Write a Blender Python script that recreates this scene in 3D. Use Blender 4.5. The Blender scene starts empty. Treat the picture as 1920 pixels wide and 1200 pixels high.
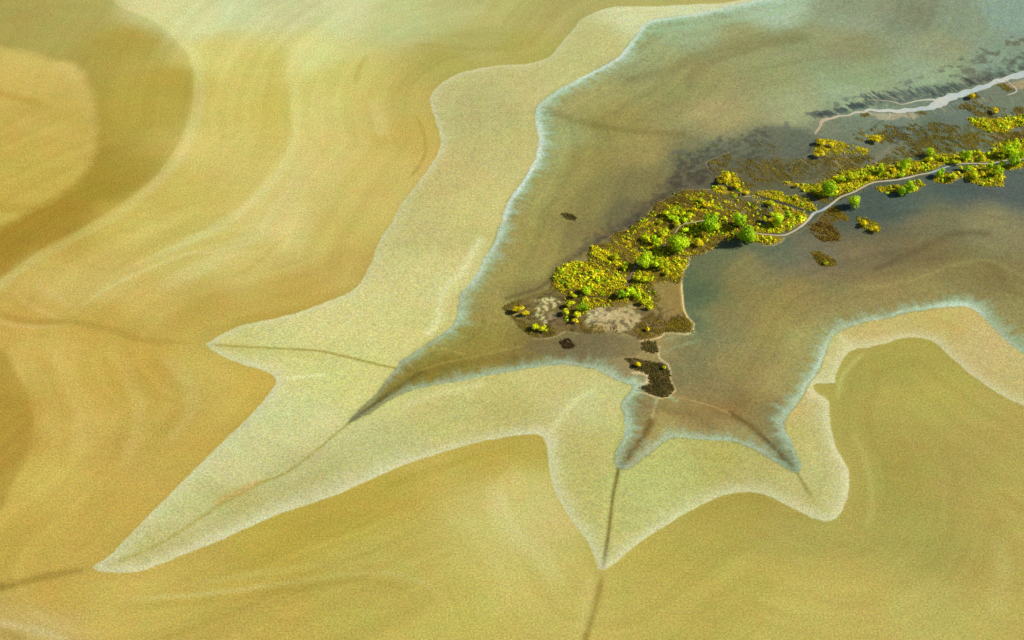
import bpy, math, random
import numpy as np

rng = np.random.default_rng(7)
random.seed(7)
scene = bpy.context.scene
C = scene.collection

# ------------------------------------------------------------------ camera
PITCH = math.radians(45)
FPX = 3583.0                      # focal length in photograph pixels (1920 wide)
CAMH = 506.0
cam_d = bpy.data.cameras.new('camera')
cam_d.sensor_width = 36.0
cam_d.lens = 36.0 * FPX / 1920.0
cam_d.clip_start = 1.0
cam_d.clip_end = 30000.0
cam = bpy.data.objects.new('camera', cam_d)
C.objects.link(cam)
cam.location = (0, -CAMH / math.tan(PITCH), CAMH)
cam.rotation_euler = (math.pi / 2 - PITCH, 0, 0)
scene.camera = cam
sp, cp = math.sin(PITCH), math.cos(PITCH)


def P(px, py, z=0.0):
    """point of the place seen at a photograph position, at height z"""
    u = (np.asarray(px, float) - 960) / FPX
    v = (600 - np.asarray(py, float)) / FPX
    dx = u
    dy = cp + v * sp
    dz = -sp + v * cp
    t = (z - CAMH) / dz
    return t * dx, cam.location.y + t * dy


def mpp(px, py):
    """metres per photograph pixel there"""
    v = (600 - py) / FPX
    t = CAMH / (sp - v * cp)
    return t / FPX


def W(pts):
    a = np.array(pts, float)
    x, y = P(a[:, 0], a[:, 1])
    return np.stack([x, y], 1)


def smooth_line(pts, step=1.2):
    """Catmull-Rom resample of a world polyline"""
    p = np.asarray(pts, float)
    p = np.vstack([2 * p[0] - p[1], p, 2 * p[-1] - p[-2]])
    out = []
    for i in range(1, len(p) - 2):
        n = max(1, int(np.linalg.norm(p[i + 1] - p[i]) / step))
        t = (np.arange(n) / n)[:, None]
        a, b, c, d = p[i - 1], p[i], p[i + 1], p[i + 2]
        out.append(0.5 * ((2 * b) + (c - a) * t + (2 * a - 5 * b + 4 * c - d) * t**2 + (-a + 3 * b - 3 * c + d) * t**3))
    out.append(p[-2][None, :])
    return np.vstack(out)


# ------------------------------------------------------------------ colour
K = np.array([1.35, 1.35, 1.35])


def lin(c):
    c = np.asarray(c, float) / 255.0
    l = np.where(c <= 0.04045, c / 12.92, ((c + 0.055) / 1.055) ** 2.4)
    return np.clip(l / K, 0, 0.92)


# ------------------------------------------------------------------ noise
_lat = rng.random((16, 256, 256))


def vn(x, y, scale, seed=0):
    x = np.asarray(x) / scale + 37.3 * seed + 500
    y = np.asarray(y) / scale + 91.7 * seed + 500
    xi = np.floor(x).astype(int); yi = np.floor(y).astype(int)
    fx = x - xi; fy = y - yi
    fx = fx * fx * (3 - 2 * fx); fy = fy * fy * (3 - 2 * fy)
    L = _lat[seed % 16]
    a = L[xi & 255, yi & 255]; b = L[(xi + 1) & 255, yi & 255]
    c = L[xi & 255, (yi + 1) & 255]; d = L[(xi + 1) & 255, (yi + 1) & 255]
    return (a * (1 - fx) + b * fx) * (1 - fy) + (c * (1 - fx) + d * fx) * fy


def fbm(x, y, scale, seed=0, oct=4):
    s = 0; w = 0; a = 1.0
    for o in range(oct):
        s = s + a * vn(x, y, scale / 2**o, seed + o); w += a; a *= 0.55
    return s / w * 2 - 1


def ss(a, b, x):
    t = np.clip((x - a) / (b - a), 0, 1)
    return t * t * (3 - 2 * t)


# ------------------------------------------------------------------ grid
CELL = 0.42
xs = np.arange(-252, 252, CELL)
ys = np.arange(-162, 226, CELL)
nx, ny = len(xs), len(ys)
GX, GY = np.meshgrid(xs, ys)       # (ny, nx)


def seg_fields(poly, X, Y, closed=True, chunk=None):
    """distance to a polyline, arc length of nearest point"""
    d2 = np.full(X.shape, 1e12); tt = np.zeros(X.shape)
    n = len(poly); s = 0.0
    for i in range(n if closed else n - 1):
        a = poly[i]; b = poly[(i + 1) % n]
        e = b - a; L2 = e @ e
        if L2 < 1e-9: continue
        L = math.sqrt(L2)
        t = np.clip(((X - a[0]) * e[0] + (Y - a[1]) * e[1]) / L2, 0, 1)
        q = (X - a[0] - t * e[0])**2 + (Y - a[1] - t * e[1])**2
        m = q < d2
        d2 = np.where(m, q, d2)
        tt = np.where(m, s + t * L, tt)
        s += L
    return np.sqrt(d2), tt


def inside(poly, X, Y):
    r = np.zeros(X.shape, bool); n = len(poly)
    for i in range(n):
        x1, y1 = poly[i]; x2, y2 = poly[(i + 1) % n]
        if y1 == y2: continue
        c = ((y1 > Y) != (y2 > Y)) & (X < (x2 - x1) * (Y - y1) / (y2 - y1) + x1)
        r ^= c
    return r


OUTER = [(1480,-16),(1400,-2),(1350,6),(1300,8),(1225,12),(1165,12),(1130,18),(1105,28),(1087,38),(1075,55),(1060,72),(1048,86),(1032,105),(1005,116),(975,121),(935,123),(895,129),(860,138),(828,156),(812,172),(807,188),(810,205),(816,225),(823,248),(827,265),(822,285),(815,300),(790,335),(773,357),(754,380),(742,405),(731,422),(714,447),(705,467),(700,485),(690,505),(680,524),(667,540),(650,551),(625,561),(585,577),(547,589),(505,599),(455,610),(417,627),(384,645),(405,662),(432,674),(460,685),(500,697),(514,706),(517,713),(512,727),(485,762),(458,790),(440,807),(380,865),(310,935),(270,975),(212,1035),(171,1065),(185,1071),(225,1074),(260,1072),(300,1059),(345,1040),(410,1014),(460,992),(530,962),(597,940),(637,925),(695,900),(760,872),(835,847),(895,830),(970,817),(1007,815),(1019,820),(1024,830),(1028,860),(1031,885),(1040,920),(1052,943),(1073,977),(1100,1013),(1115,1047),(1123,1067),(1130,1069),(1139,1066),(1157,1053),(1200,1017),(1253,983),(1300,955),(1350,932),(1397,923),(1433,928),(1480,950),(1527,972),(1557,977),(1577,960),(1590,927),(1592,890),(1585,867),(1570,843),(1561,815),(1556,785),(1554,752),(1540,742),(1527,732),(1525,723),(1540,719),(1566,719),(1567,702),(1574,687),(1580,675),(1597,657),(1625,652),(1660,644),(1690,635),(1720,633),(1750,641),(1772,660),(1800,685),(1827,707),(1870,737),(1920,762),(2000,797),(2160,860)]
INNER = [(1530,-18),(1480,-8),(1440,-2),(1412,2),(1375,10),(1312,24),(1262,32),(1225,37),(1205,49),(1195,62),(1175,88),(1160,107),(1125,127),(1087,147),(1050,167),(1015,192),(1004,207),(1005,237),(1010,262),(1005,295),(1000,304),(982,337),(960,365),(947,390),(937,425),(925,460),(907,485),(895,510),(880,532),(863,550),(859,575),(856,600),(835,622),(805,642),(782,656),(767,670),(750,677),(744,688),(727,707),(715,727),(697,747),(670,772),(653,794),(670,787),(702,770),(727,752),(762,736),(782,730),(827,721),(870,714),(920,704),(970,695),(1020,687),(1047,684),(1070,686),(1110,691),(1132,699),(1150,710),(1170,719),(1185,722),(1184,732),(1172,747),(1164,762),(1170,775),(1172,790),(1170,815),(1157,845),(1152,860),(1160,880),(1175,880),(1200,865),(1225,845),(1250,827),(1270,822),(1325,825),(1375,829),(1405,840),(1437,857),(1480,882),(1497,887),(1503,875),(1495,855),(1487,838),(1477,815),(1470,797),(1477,780),(1495,757),(1510,735),(1514,722),(1526,711),(1537,690),(1547,665),(1557,640),(1575,622),(1615,607),(1652,599),(1702,587),(1740,581),(1777,576),(1810,576),(1832,587),(1855,607),(1882,637),(1920,665),(2000,715),(2160,790)]


def refine(pts, keep_sharp=True):
    """smooth gentle corners, keep the pointed ones"""
    w = W(pts); out = []; run = [w[0]]
    for i in range(1, len(w) - 1):
        run.append(w[i])
        a = w[i] - w[i - 1]; b = w[i + 1] - w[i]
        cosang = a @ b / (np.linalg.norm(a) * np.linalg.norm(b))
        if cosang < 0.25:
            out.append(smooth_line(run, 1.5)[:-1]); run = [w[i]]
    run.append(w[-1])
    out.append(smooth_line(run, 1.5))
    return np.vstack(out)


outer = refine(OUTER); inner = refine(INNER)
far_o = np.array([(9000, outer[-1][1] - 1500), (9000, 4500), (1500, 4500), (outer[0][0] + 400, outer[0][1] + 320)])
far_i = np.array([(9000, inner[-1][1] - 1500), (9000, 4500), (1500, 4500), (inner[0][0] + 420, inner[0][1] + 250)])
poly_o = np.vstack([outer, far_o]); poly_i = np.vstack([inner, far_i])


def band_fields(poly, openline):
    """signed distance (positive inside) on a half-res grid, upsampled near nothing; full res only near the line"""
    st = 4
    cx, cy = xs[::st], ys[::st]
    X, Y = np.meshgrid(cx, cy)
    d, t = seg_fields(openline, X, Y, closed=False)
    ix = np.clip((GX - xs[0]) / (CELL * st), 0, len(cx) - 1.001); iy = np.clip((GY - ys[0]) / (CELL * st), 0, len(cy) - 1.001)
    x0 = ix.astype(int); y0 = iy.astype(int); fx = ix - x0; fy = iy - y0
    D = (d[y0, x0] * (1 - fx) + d[y0, x0 + 1] * fx) * (1 - fy) + (d[y0 + 1, x0] * (1 - fx) + d[y0 + 1, x0 + 1] * fx) * fy
    T = t[np.round(iy).astype(int), np.round(ix).astype(int)]
    near = D < 22
    d2, t2 = seg_fields(openline, GX[near], GY[near], closed=False)
    D[near] = d2; T[near] = t2
    s = inside(poly, GX, GY)
    return np.where(s, D, -D), T


DO, TO = band_fields(poly_o, outer)
DI, TI = band_fields(poly_i, inner)

# ------------------------------------------------------------------ colour samples of the ground (photograph position, sRGB)
SAND = [(50,40,190,172,90),(150,20,192,175,92),(250,80,189,166,70),(270,200,190,164,62),(330,160,188,162,62),(220,330,185,158,60),(100,420,190,153,60),(0,480,188,148,55),
(300,10,216,205,132),(360,40,214,206,134),(450,20,208,205,138),(560,20,205,195,127),(640,20,210,202,132),(750,30,202,194,118),(850,20,200,188,110),(950,30,195,178,95),(1050,20,190,170,90),
(400,100,214,194,103),(450,180,210,185,90),(420,280,210,186,92),(500,200,204,180,82),(500,120,204,184,90),(580,100,214,202,118),(600,200,210,190,98),(650,150,206,186,92),(700,200,207,182,87),(760,250,201,169,72),(900,80,193,176,92),(850,120,190,168,77),(780,180,200,172,80),(980,90,190,170,80),
(600,300,214,188,93),(700,330,208,179,80),(550,420,216,192,96),(620,430,206,179,77),(650,500,196,162,66),(560,560,193,156,57),(450,480,209,180,82),(330,480,208,179,80),(250,420,214,186,90),(350,380,207,181,82),(200,520,209,173,82),(100,520,210,177,84),(300,560,207,168,72),(380,600,192,152,54),(200,620,197,157,60),(50,600,203,160,65),(100,680,206,167,71),(200,700,203,162,62),(20,800,184,142,45),(120,780,207,165,67),(300,720,201,158,57),(400,720,200,156,56),(470,720,200,153,50),(250,850,201,157,59),(350,820,199,156,56),(100,920,206,167,64),(200,960,199,156,56),(60,1010,202,160,58),(100,1100,200,156,58),(60,1180,206,168,80),(250,1130,204,166,66),(400,1080,196,160,62),(500,1020,199,163,60),(500,1150,201,164,67),(650,980,198,164,62),(700,1050,202,172,77),(700,1150,201,171,72),(800,900,195,160,60),(870,1000,203,173,77),(900,860,187,152,52),(980,830,184,151,52),(960,930,204,173,77),(1000,960,205,175,85),(1000,1100,203,175,78),(900,1150,200,172,72),(1080,1130,200,172,78),(1200,1100,196,171,76),(1200,1050,191,166,69),(1300,1000,186,163,71),(1350,960,183,159,67),(1400,940,181,156,65),(1480,980,185,163,76),(1400,1100,191,167,73),(1500,1150,197,173,81),(1600,1100,196,169,79),(1750,1150,201,179,89),(1880,1170,201,176,86),(1880,1050,191,166,79),(1750,1030,183,161,76),(1650,1000,189,166,79),(1620,880,190,166,79),(1700,880,186,161,73),(1800,900,191,163,79),(1900,900,191,166,79),(1580,730,181,161,76),(1540,728,188,165,75),(1650,750,189,163,76),(1750,750,189,166,76),(1850,800,191,163,79),(1700,680,182,160,72)]
BANK = [(870,180,197,190,126),(900,220,196,188,123),(1000,150,201,192,126),(950,280,199,188,118),(1100,80,197,191,124),(1200,25,214,214,160),(1300,15,210,214,165),(850,330,197,184,113),(800,430,204,191,120),(880,400,203,191,116),(820,530,213,203,132),(780,600,209,199,126),(700,580,213,203,132),(600,600,213,203,132),(500,630,206,199,129),(450,640,202,192,117),(600,680,207,202,127),(680,720,209,203,126),(560,780,209,207,142),(450,880,206,206,142),(350,960,200,200,131),(250,1040,195,190,118),(450,940,190,184,112),(560,900,193,191,126),(700,850,196,191,126),(850,780,201,191,116),(950,760,196,183,107),(1050,720,203,189,117),(1100,760,206,196,131),(1100,850,199,184,116),(1060,880,196,183,111),(1120,960,199,187,117),(1200,920,197,191,121),(1250,870,196,189,116),(1350,860,191,176,99),(1400,880,190,178,107),(1480,920,197,183,116),(1540,900,196,189,121),(1520,800,196,183,111),(1500,770,201,180,109),(1545,670,201,189,117),(1650,620,201,182,109),(1750,610,199,181,102),(1850,660,203,184,116),(1900,720,199,183,111)]
MUD = [(1100,170,166,160,102),(1200,120,156,161,112),(1300,60,152,167,127),(1450,20,168,188,158),(1600,30,145,155,125),(1700,30,135,145,120),(1800,40,142,162,142),(1900,30,145,175,168),(1880,110,138,163,148),(1300,150,155,150,96),(1400,80,152,152,102),(1500,80,146,148,102),(1600,90,146,144,100),(1450,150,152,152,102),(1600,150,148,157,112),(1750,90,152,160,127),(1250,170,150,148,92),(1350,220,167,158,107),(1150,230,156,146,87),(1050,260,163,164,115),(1100,300,156,146,87),(1200,280,160,150,94),(1480,200,160,162,117),(1600,180,155,165,125),(1750,140,150,165,130),(1400,275,135,138,102),(1420,310,98,102,84),(1290,310,122,122,90),(1330,320,100,102,80),(1200,350,134,129,84),(1100,380,146,137,84),(1030,350,159,151,92),(1000,450,151,140,87),(1100,450,130,120,80),(1180,400,112,108,78),(950,520,151,140,87),(1000,500,148,136,87),(920,580,151,140,87),(980,548,125,115,75),(850,640,150,142,87),(900,660,146,134,77),(850,690,132,122,62),(1000,665,125,114,64),(1100,650,112,108,72),(1150,700,140,130,92),(1200,650,150,142,92),(1280,700,120,121,87),(1320,600,102,116,92),(1296,550,80,100,82),(1305,480,95,107,87),(1360,470,95,108,88),(1400,500,120,120,87),(1350,600,122,119,82),(1450,480,97,107,90),(1550,470,110,110,90),(1600,400,77,91,86),(1560,420,85,96,80),(1650,380,76,90,86),(1700,380,84,97,92),(1800,350,78,92,92),(1900,360,86,97,96),(1750,420,122,117,87),(1850,420,137,132,96),(1600,480,118,112,82),(1650,470,112,105,77),(1750,470,122,110,74),(1800,520,132,122,77),(1500,560,133,123,77),(1650,550,139,129,82),(1750,540,141,131,82),(1850,540,127,117,72),(1900,580,140,135,87),(1450,620,141,129,77),(1400,700,141,131,80),(1500,640,146,139,87),(1450,720,150,142,87),(1350,740,127,126,87),(1300,780,130,125,82),(1250,800,148,148,95),(1400,820,140,142,95),(1380,760,122,112,67),(1450,790,122,120,77),(1200,770,122,122,82),(1480,860,115,130,96),(1700,235,118,128,108),(1600,240,116,122,98),(1600,300,108,106,84),(1500,290,98,106,94),(1450,330,92,96,70),(1550,320,108,108,82),(1800,200,112,124,108),(1850,220,105,118,96),(1870,190,118,128,108),(1750,250,96,106,84),(1700,270,108,116,92)]


def idw(samples, X, Y, s=5.0):
    a = np.array(samples, float)
    wx, wy = P(a[:, 0], a[:, 1])
    st = 8
    cx, cy = xs[::st], ys[::st]
    CX, CY = np.meshgrid(cx, cy)
    num = np.zeros(CX.shape + (3,)); den = np.zeros(CX.shape)
    for i in range(len(a)):
        w = 1.0 / ((CX - wx[i])**2 + (CY - wy[i])**2 + s * s)**2.2
        num += w[..., None] * lin(a[i, 2:5]); den += w
    g = num / den[..., None]
    ix = np.clip((X - xs[0]) / (CELL * st), 0, len(cx) - 1.001); iy = np.clip((Y - ys[0]) / (CELL * st), 0, len(cy) - 1.001)
    x0 = ix.astype(int); y0 = iy.astype(int); fx = (ix - x0)[..., None]; fy = (iy - y0)[..., None]
    return (g[y0, x0] * (1 - fx) + g[y0, x0 + 1] * fx) * (1 - fy) + (g[y0 + 1, x0] * (1 - fx) + g[y0 + 1, x0 + 1] * fx) * fy


WX = GX + 3.0 * fbm(GX, GY, 22, 3)
WY = GY + 3.0 * fbm(GX, GY, 22, 5)
sand = idw(SAND, WX, WY); bank = idw(BANK, WX, WY); mud = idw(MUD, WX, WY)


def box(poly, pad):
    x0, y0 = poly.min(0) - pad; x1, y1 = poly.max(0) + pad
    i0 = max(0, int((x0 - xs[0]) / CELL)); i1 = min(nx, int((x1 - xs[0]) / CELL) + 2)
    j0 = max(0, int((y0 - ys[0]) / CELL)); j1 = min(ny, int((y1 - ys[0]) / CELL) + 2)
    return slice(j0, j1), slice(i0, i1)


def mixin(layer, sl, m, col):
    layer[sl] = layer[sl] * (1 - m[..., None]) + lin(col) * m[..., None]


def pline(layer, pts, w, col, k=1.0, one=0, wn=0.25, taper=False, mul=None, smooth=True):
    """soft stroke of stain colour w px wide (half width); one=+1/-1: only on that side of the line"""
    p = W(pts)
    if smooth and len(p) > 2: p = smooth_line(p, 2.0)
    wm = w * mpp(*pts[len(pts) // 2])
    sl = box(p, wm * 3)
    X, Y = GX[sl], GY[sl]
    if X.size == 0: return
    d, t = seg_fields(p, X, Y, closed=False)
    L = np.sum(np.linalg.norm(np.diff(p, axis=0), axis=1))
    ww = wm * (1 + wn * fbm(t, t * 0, max(wm * 4, 3), 2, 2))
    m = np.exp(-(d / ww)**2)
    if taper or (layer is sand) :
        inf = lambda q: 0 < q[0] < 1920 and 0 < q[1] < 1200
        if inf(pts[0]) : m = m * ss(0, 0.2, t / L)
        if inf(pts[-1]): m = m * ss(1.0, 0.8, t / L)
        m = np.clip(m * (1.25 + 0.35 * fbm(X, Y, 16, 6, 3)), 0, 1)
    m = m * k
    if mul is not None:
        layer[sl] *= 1 + (mul - 1) * m[..., None]
    else:
        mixin(layer, sl, m, col)


def ppoly(layer, pts, col, feather=3, k=1.0, rag=1.0, smooth=True, patch=None, mul=None):
    p = W(pts)
    if smooth: p = smooth_line(np.vstack([p, p[:1]]), 2.0)
    f = feather * 0.2
    sl = box(p, f * 2 + rag)
    X, Y = GX[sl], GY[sl]
    if X.size == 0: return
    d, t = seg_fields(p, X, Y)
    d = np.where(inside(p, X, Y), d, -d)
    d = d + rag * 0.35 * fbm(X, Y, 2.2, 9, 3)
    m = ss(-f, f, d) * k
    if patch is not None:
        m = m * ss(patch[0], patch[1], fbm(X, Y, patch[2], 4, 4))
    if mul is not None:
        layer[sl] *= 1 + (np.asarray(mul) - 1) * m[..., None]
    else:
        mixin(layer, sl, m, col)


# ---------- stains of the outer sand
ppoly(sand, [(-200,-60),(150,-20),(230,15),(285,38),(330,75),(356,108),(363,150),(360,190),(350,235),(330,275),(300,320),(270,350),(220,385),(150,430),(80,465),(0,525),(-200,640)], None, 4, 0.9, 0.5, mul=(0.83, 0.82, 0.72))
pline(sand, [(230,8),(290,32),(340,75),(368,110),(375,160),(371,200),(358,250),(335,295),(300,335),(230,395),(150,440),(60,490),(0,535)], 13, (220,204,122), 0.42)
ppoly(sand, [(-150,60),(20,92),(60,98),(100,112),(140,122),(165,160),(180,220),(178,280),(155,330),(110,370),(50,398),(0,425),(-150,500)], (216,188,98), 18, 0.85, 3)
pline(sand, [(20,225),(90,240),(150,255)], 24, (224,198,114), 0.4)
pline(sand, [(100,120),(130,130),(160,150)], 14, (222,196,115), 0.35)
pline(sand, [(-20,170),(40,185),(90,195)], 12, (200,165,75), 0.7)
pline(sand, [(-10,390),(80,385),(150,345),(190,300)], 14, (178,150,58), 0.4)
# second ring
pline(sand, [(650,10),(600,52),(562,85),(548,115),(548,160),(555,220),(549,275),(528,318),(490,362),(450,398),(400,430),(300,478),(200,528)], 12, (220,202,116), 0.45)
ppoly(sand, [(640,8),(600,45),(560,82),(543,115),(542,160),(548,220),(540,272),(520,310),(480,358),(440,393),(395,424),(300,468),(200,515),(280,455),(380,390),(450,320),(490,240),(500,150),(530,80)], None, 9, 0.55, 1, mul=(0.92,0.9,0.8))
pline(sand, [(440,2),(430,20),(424,30)], 5, (224,218,150), 0.6)
pline(sand, [(775,205),(790,240),(797,262),(796,290),(780,320),(755,345)], 4, (176,146,48), 0.6)
pline(sand, [(700,180),(710,230),(720,260)], 14, (216,196,105), 0.5)
pline(sand, [(760,80),(900,92),(980,82),(1010,60)], 5, (182,160,70), 0.35)
pline(sand, [(690,100),(672,130),(668,160)], 5, (182,152,60), 0.4)
pline(sand, [(640,120),(600,170),(590,240),(560,330),(500,420),(380,500),(240,560)], 20, (218,198,110), 0.35)
pline(sand, [(560,400),(480,450),(400,470),(340,480),(220,530),(130,590)], 6, (222,196,108), 0.45)
pline(sand, [(540,440),(470,500),(430,520)], 6, (190,158,62), 0.35)
pline(sand, [(640,570),(560,590),(470,602),(390,632)], 16, (180,142,45), 0.4)
pline(sand, [(0,590),(60,603),(130,603),(200,615),(260,635),(330,642),(384,645)], 9, (178,138,48), 0.6)
pline(sand, [(-20,598),(40,612),(120,612)], 5, (214,176,88), 0.5)
pline(sand, [(60,520),(90,545),(140,580)], 7, (216,180,95), 0.5)
pline(sand, [(20,540),(60,575),(120,600)], 5, (216,180,95), 0.4)
for a in ([(80,640),(120,690),(150,780),(140,880)], [(200,640),(240,700),(260,790),(220,900)], [(290,660),(340,700),(360,760),(300,850)]):
    pline(sand, a, 15, (214,176,80), 0.35)
    pline(sand, [(x - 26, y + 6) for x, y in a], 12, (190,148,50), 0.3)
ppoly(sand, [(-120,600),(0,655),(30,700),(53,740),(61,790),(50,850),(20,915),(-10,965),(-120,1010)], (178,136,42), 8, 0.75, 1)
pline(sand, [(0,1103),(60,1087),(110,1076),(172,1066)], 9, (160,122,38), 0.7)
pline(sand, [(0,1098),(-80,1120),(-200,1160)], 9, (160,122,38), 0.6)
pline(sand, [(0,1168),(60,1180),(120,1200)], 8, (216,184,105), 0.6)
pline(sand, [(-10,1185),(40,1200)], 12, (176,140,55), 0.6)
pline(sand, [(200,1128),(300,1120),(400,1112),(520,1095),(620,1080),(710,1073),(780,1088),(830,1118),(865,1160)], 6, (212,188,98), 0.38)
pline(sand, [(200,1142),(400,1126),(520,1110),(620,1094),(690,1088),(750,1100),(800,1130)], 8, (182,150,52), 0.4)
pline(sand, [(300,1110),(420,1085),(600,1060),(760,1052),(850,1065)], 8, (212,182,88), 0.3)
pline(sand, [(930,900),(940,960),(970,1010),(1020,1050),(1060,1110)], 22, (216,190,102), 0.45)
pline(sand, [(820,960),(900,1000),(930,1080),(930,1180)], 26, (212,184,88), 0.35)
pline(sand, [(700,920),(790,890),(880,862),(960,845),(1006,838)], 11, (178,146,44), 0.4)
pline(sand, [(1130,1070),(1123,1105),(1113,1145),(1100,1190),(1090,1230)], 7, (150,122,38), 0.75)
pline(sand, [(1108,1075),(1105,1120),(1085,1190)], 14, (214,188,98), 0.4)
pline(sand, [(1628,655),(1600,680),(1580,705),(1572,735),(1572,755)], 4.5, (208,190,105), 0.6)
pline(sand, [(1590,800),(1618,850),(1632,900),(1634,950),(1622,1000)], 7, (206,184,98), 0.5)
pline(sand, [(1460,1010),(1600,1030),(1700,1020),(1850,1060)], 22, (176,156,74), 0.25)
pline(sand, [(1870,1000),(1880,1080),(1860,1160)], 16, (210,190,105), 0.35)
pline(sand, [(1870,920),(1900,940),(1930,960)], 7, (176,148,64), 0.4)
pline(sand, [(1250,995),(1350,945),(1400,934),(1470,958),(1540,985)], 12, (174,150,58), 0.35)

# ---------- stains of the pale bank
pline(bank, [(384,646),(450,650),(540,655),(600,659),(660,672),(700,682),(748,692)], 3.0, (150,134,36), 0.8)
pline(bank, [(384,650),(480,658),(600,668)], 11, (186,178,92), 0.4)
pline(bank, [(655,793),(620,822),(600,840),(560,870),(540,885),(510,898),(480,908)], 3.4, (158,144,44), 0.55)
pline(bank, [(500,900),(460,922),(425,938),(400,955),(370,975),(320,1008),(280,1030),(230,1050),(190,1058)], 5.5, (170,158,60), 0.55)
pline(bank, [(480,905),(440,925),(410,940)], 8, (206,172,92), 0.5)
pline(bank, [(640,870),(520,930),(440,965),(340,1018),(260,1054)], 13, (184,180,104), 0.5)
pline(bank, [(1161,875),(1152,915),(1147,945),(1141,1000),(1135,1035),(1130,1072)], 4.2, (122,102,32), 0.95)
pline(bank, [(1144,900),(1136,960),(1125,1030)], 7, (214,200,128), 0.5)
pline(bank, [(1166,905),(1158,960),(1150,1020)], 7, (208,196,122), 0.4)
pline(bank, [(1492,882),(1505,905),(1520,930)], 3.5, (138,126,55), 0.75)
pline(bank, [(1515,925),(1530,945)], 8, (180,166,88), 0.4)
pline(bank, [(900,450),(865,510),(838,535),(825,560),(820,600),(806,625)], 9, (228,220,158), 0.75)
pline(bank, [(875,540),(850,565),(845,600),(820,625),(780,655)], 6, (198,178,98), 0.4)
pline(bank, [(760,760),(800,745),(850,732),(900,722)], 10, (220,212,145), 0.5)
pline(bank, [(1020,835),(1040,800),(1058,775),(1080,750),(1110,735)], 8, (222,216,152), 0.65)
pline(bank, [(520,710),(560,708),(610,702)], 5, (228,224,165), 0.6)
pline(bank, [(1155,28),(1165,20),(1220,22),(1260,20)], 8, (216,208,145), 0.5)
pline(bank, [(1735,590),(1770,605),(1800,620)], 9, (200,168,88), 0.5)
pline(bank, [(1575,630),(1590,650),(1605,655)], 6, (226,214,150), 0.6)
pline(bank, [(1505,722),(1528,714),(1566,716)], 6, (226,205,145), 0.7)
pline(bank, [(1515,728),(1535,748),(1552,755)], 6, (226,205,145), 0.6)

# ---------- stains of the mud flat
dk = (92, 78, 28)
pline(mud, [(653,794),(680,775),(705,757),(740,733),(790,700)], 7, (92,82,30), 0.9)
pline(mud, [(740,733),(790,705),(850,688),(900,676),(960,668)], 12, (120,106,50), 0.6)
pline(mud, [(745,690),(775,696),(800,700)], 5, (120,110,50), 0.5)
pline(mud, [(780,698),(830,682),(880,672),(930,660),(980,650)], 2.5, (176,162,102), 0.3)
pline(mud, [(790,655),(830,655),(870,665)], 3, (190,176,118), 0.35)
pline(mud, [(1232,750),(1226,770),(1222,790)], 2.6, (186,176,130), 0.6)
pline(mud, [(1235,735),(1228,760)], 5, (150,170,140), 0.5)
pline(mud, [(1220,790),(1208,815),(1185,845),(1162,880)], 9, (98,82,30), 0.9)
pline(mud, [(1185,770),(1190,800),(1180,835)], 6, (112,112,66), 0.45)
pline(mud, [(1368,775),(1400,795),(1430,820),(1455,845),(1475,866),(1493,886)], 5.5, (84,76,32), 0.9)
pline(mud, [(1330,762),(1380,785),(1425,808)], 12, (112,104,58), 0.5)
pline(mud, [(1262,744),(1310,755),(1350,768),(1370,779)], 1.6, (188,174,128), 0.4)
pline(mud, [(1190,755),(1230,765),(1300,780),(1340,800)], 12, (112,106,66), 0.45)
pline(mud, [(1010,205),(1050,218),(1110,235),(1180,246),(1280,252)], 10, (122,114,58), 0.45)
pline(mud, [(1180,150),(1260,130),(1310,108),(1400,82),(1500,68)], 16, (128,126,78), 0.5)
pline(mud, [(1290,160),(1310,130),(1400,95),(1500,75)], 12, (122,120,74), 0.4)
pline(mud, [(1225,60),(1330,45),(1420,30),(1500,15)], 10, (170,196,158), 0.5)
pline(mud, [(1105,165),(1160,125),(1210,100),(1260,62)], 9, (172,188,140), 0.4)
pline(mud, [(1640,505),(1700,480),(1760,450),(1800,438),(1850,440)], 9, (98,86,60), 0.55)
pline(mud, [(1560,515),(1640,520),(1720,500),(1790,470)], 12, (120,106,70), 0.4)
pline(mud, [(1620,540),(1700,530),(1780,500),(1850,490),(1920,520)], 6, (156,146,94), 0.45)
pline(mud, [(1860,500),(1890,540),(1930,560)], 12, (112,102,58), 0.4)
pline(mud, [(1560,640),(1500,600),(1440,560),(1380,540)], 26, (134,122,70), 0.25)
pline(mud, [(1296,490),(1287,530),(1290,570),(1305,600),(1310,620)], 9, (78,98,82), 0.5)
pline(mud, [(1300,470),(1340,462),(1400,462),(1440,470),(1480,455)], 10, (84,100,86), 0.6)
pline(mud, [(1245,660),(1270,650),(1310,640)], 5, (140,160,126), 0.4)
pline(mud, [(1250,640),(1265,630),(1300,625)], 7, (150,160,122), 0.5)
pline(mud, [(1150,430),(1210,395),(1260,365),(1300,345),(1335,325)], 12, (92,88,72), 0.65)
pline(mud, [(1030,530),(1045,500),(1090,470),(1140,440)], 8, (96,86,64), 0.55)
pline(mud, [(950,560),(1000,545),(1035,525)], 5, (96,84,56), 0.7)
pline(mud, [(1080,210),(1060,260),(1040,330),(1000,420)], 14, (166,168,110), 0.25)
ppoly(mud, [(1000,632),(1060,640),(1120,628),(1180,632),(1205,645),(1190,668),(1120,672),(1040,668),(980,655)], (112,104,72), 8, 0.7, 1)
ppoly(mud, [(1390,255),(1440,238),(1520,250),(1530,290),(1500,320),(1430,330),(1380,320),(1345,318),(1290,290),(1330,280)], (96,100,84), 14, 0.7, 2.5)
ppoly(mud, [(1330,305),(1280,300),(1270,320),(1230,360),(1290,352),(1325,350)], (98,96,82), 10, 0.5, 2.5)
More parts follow.
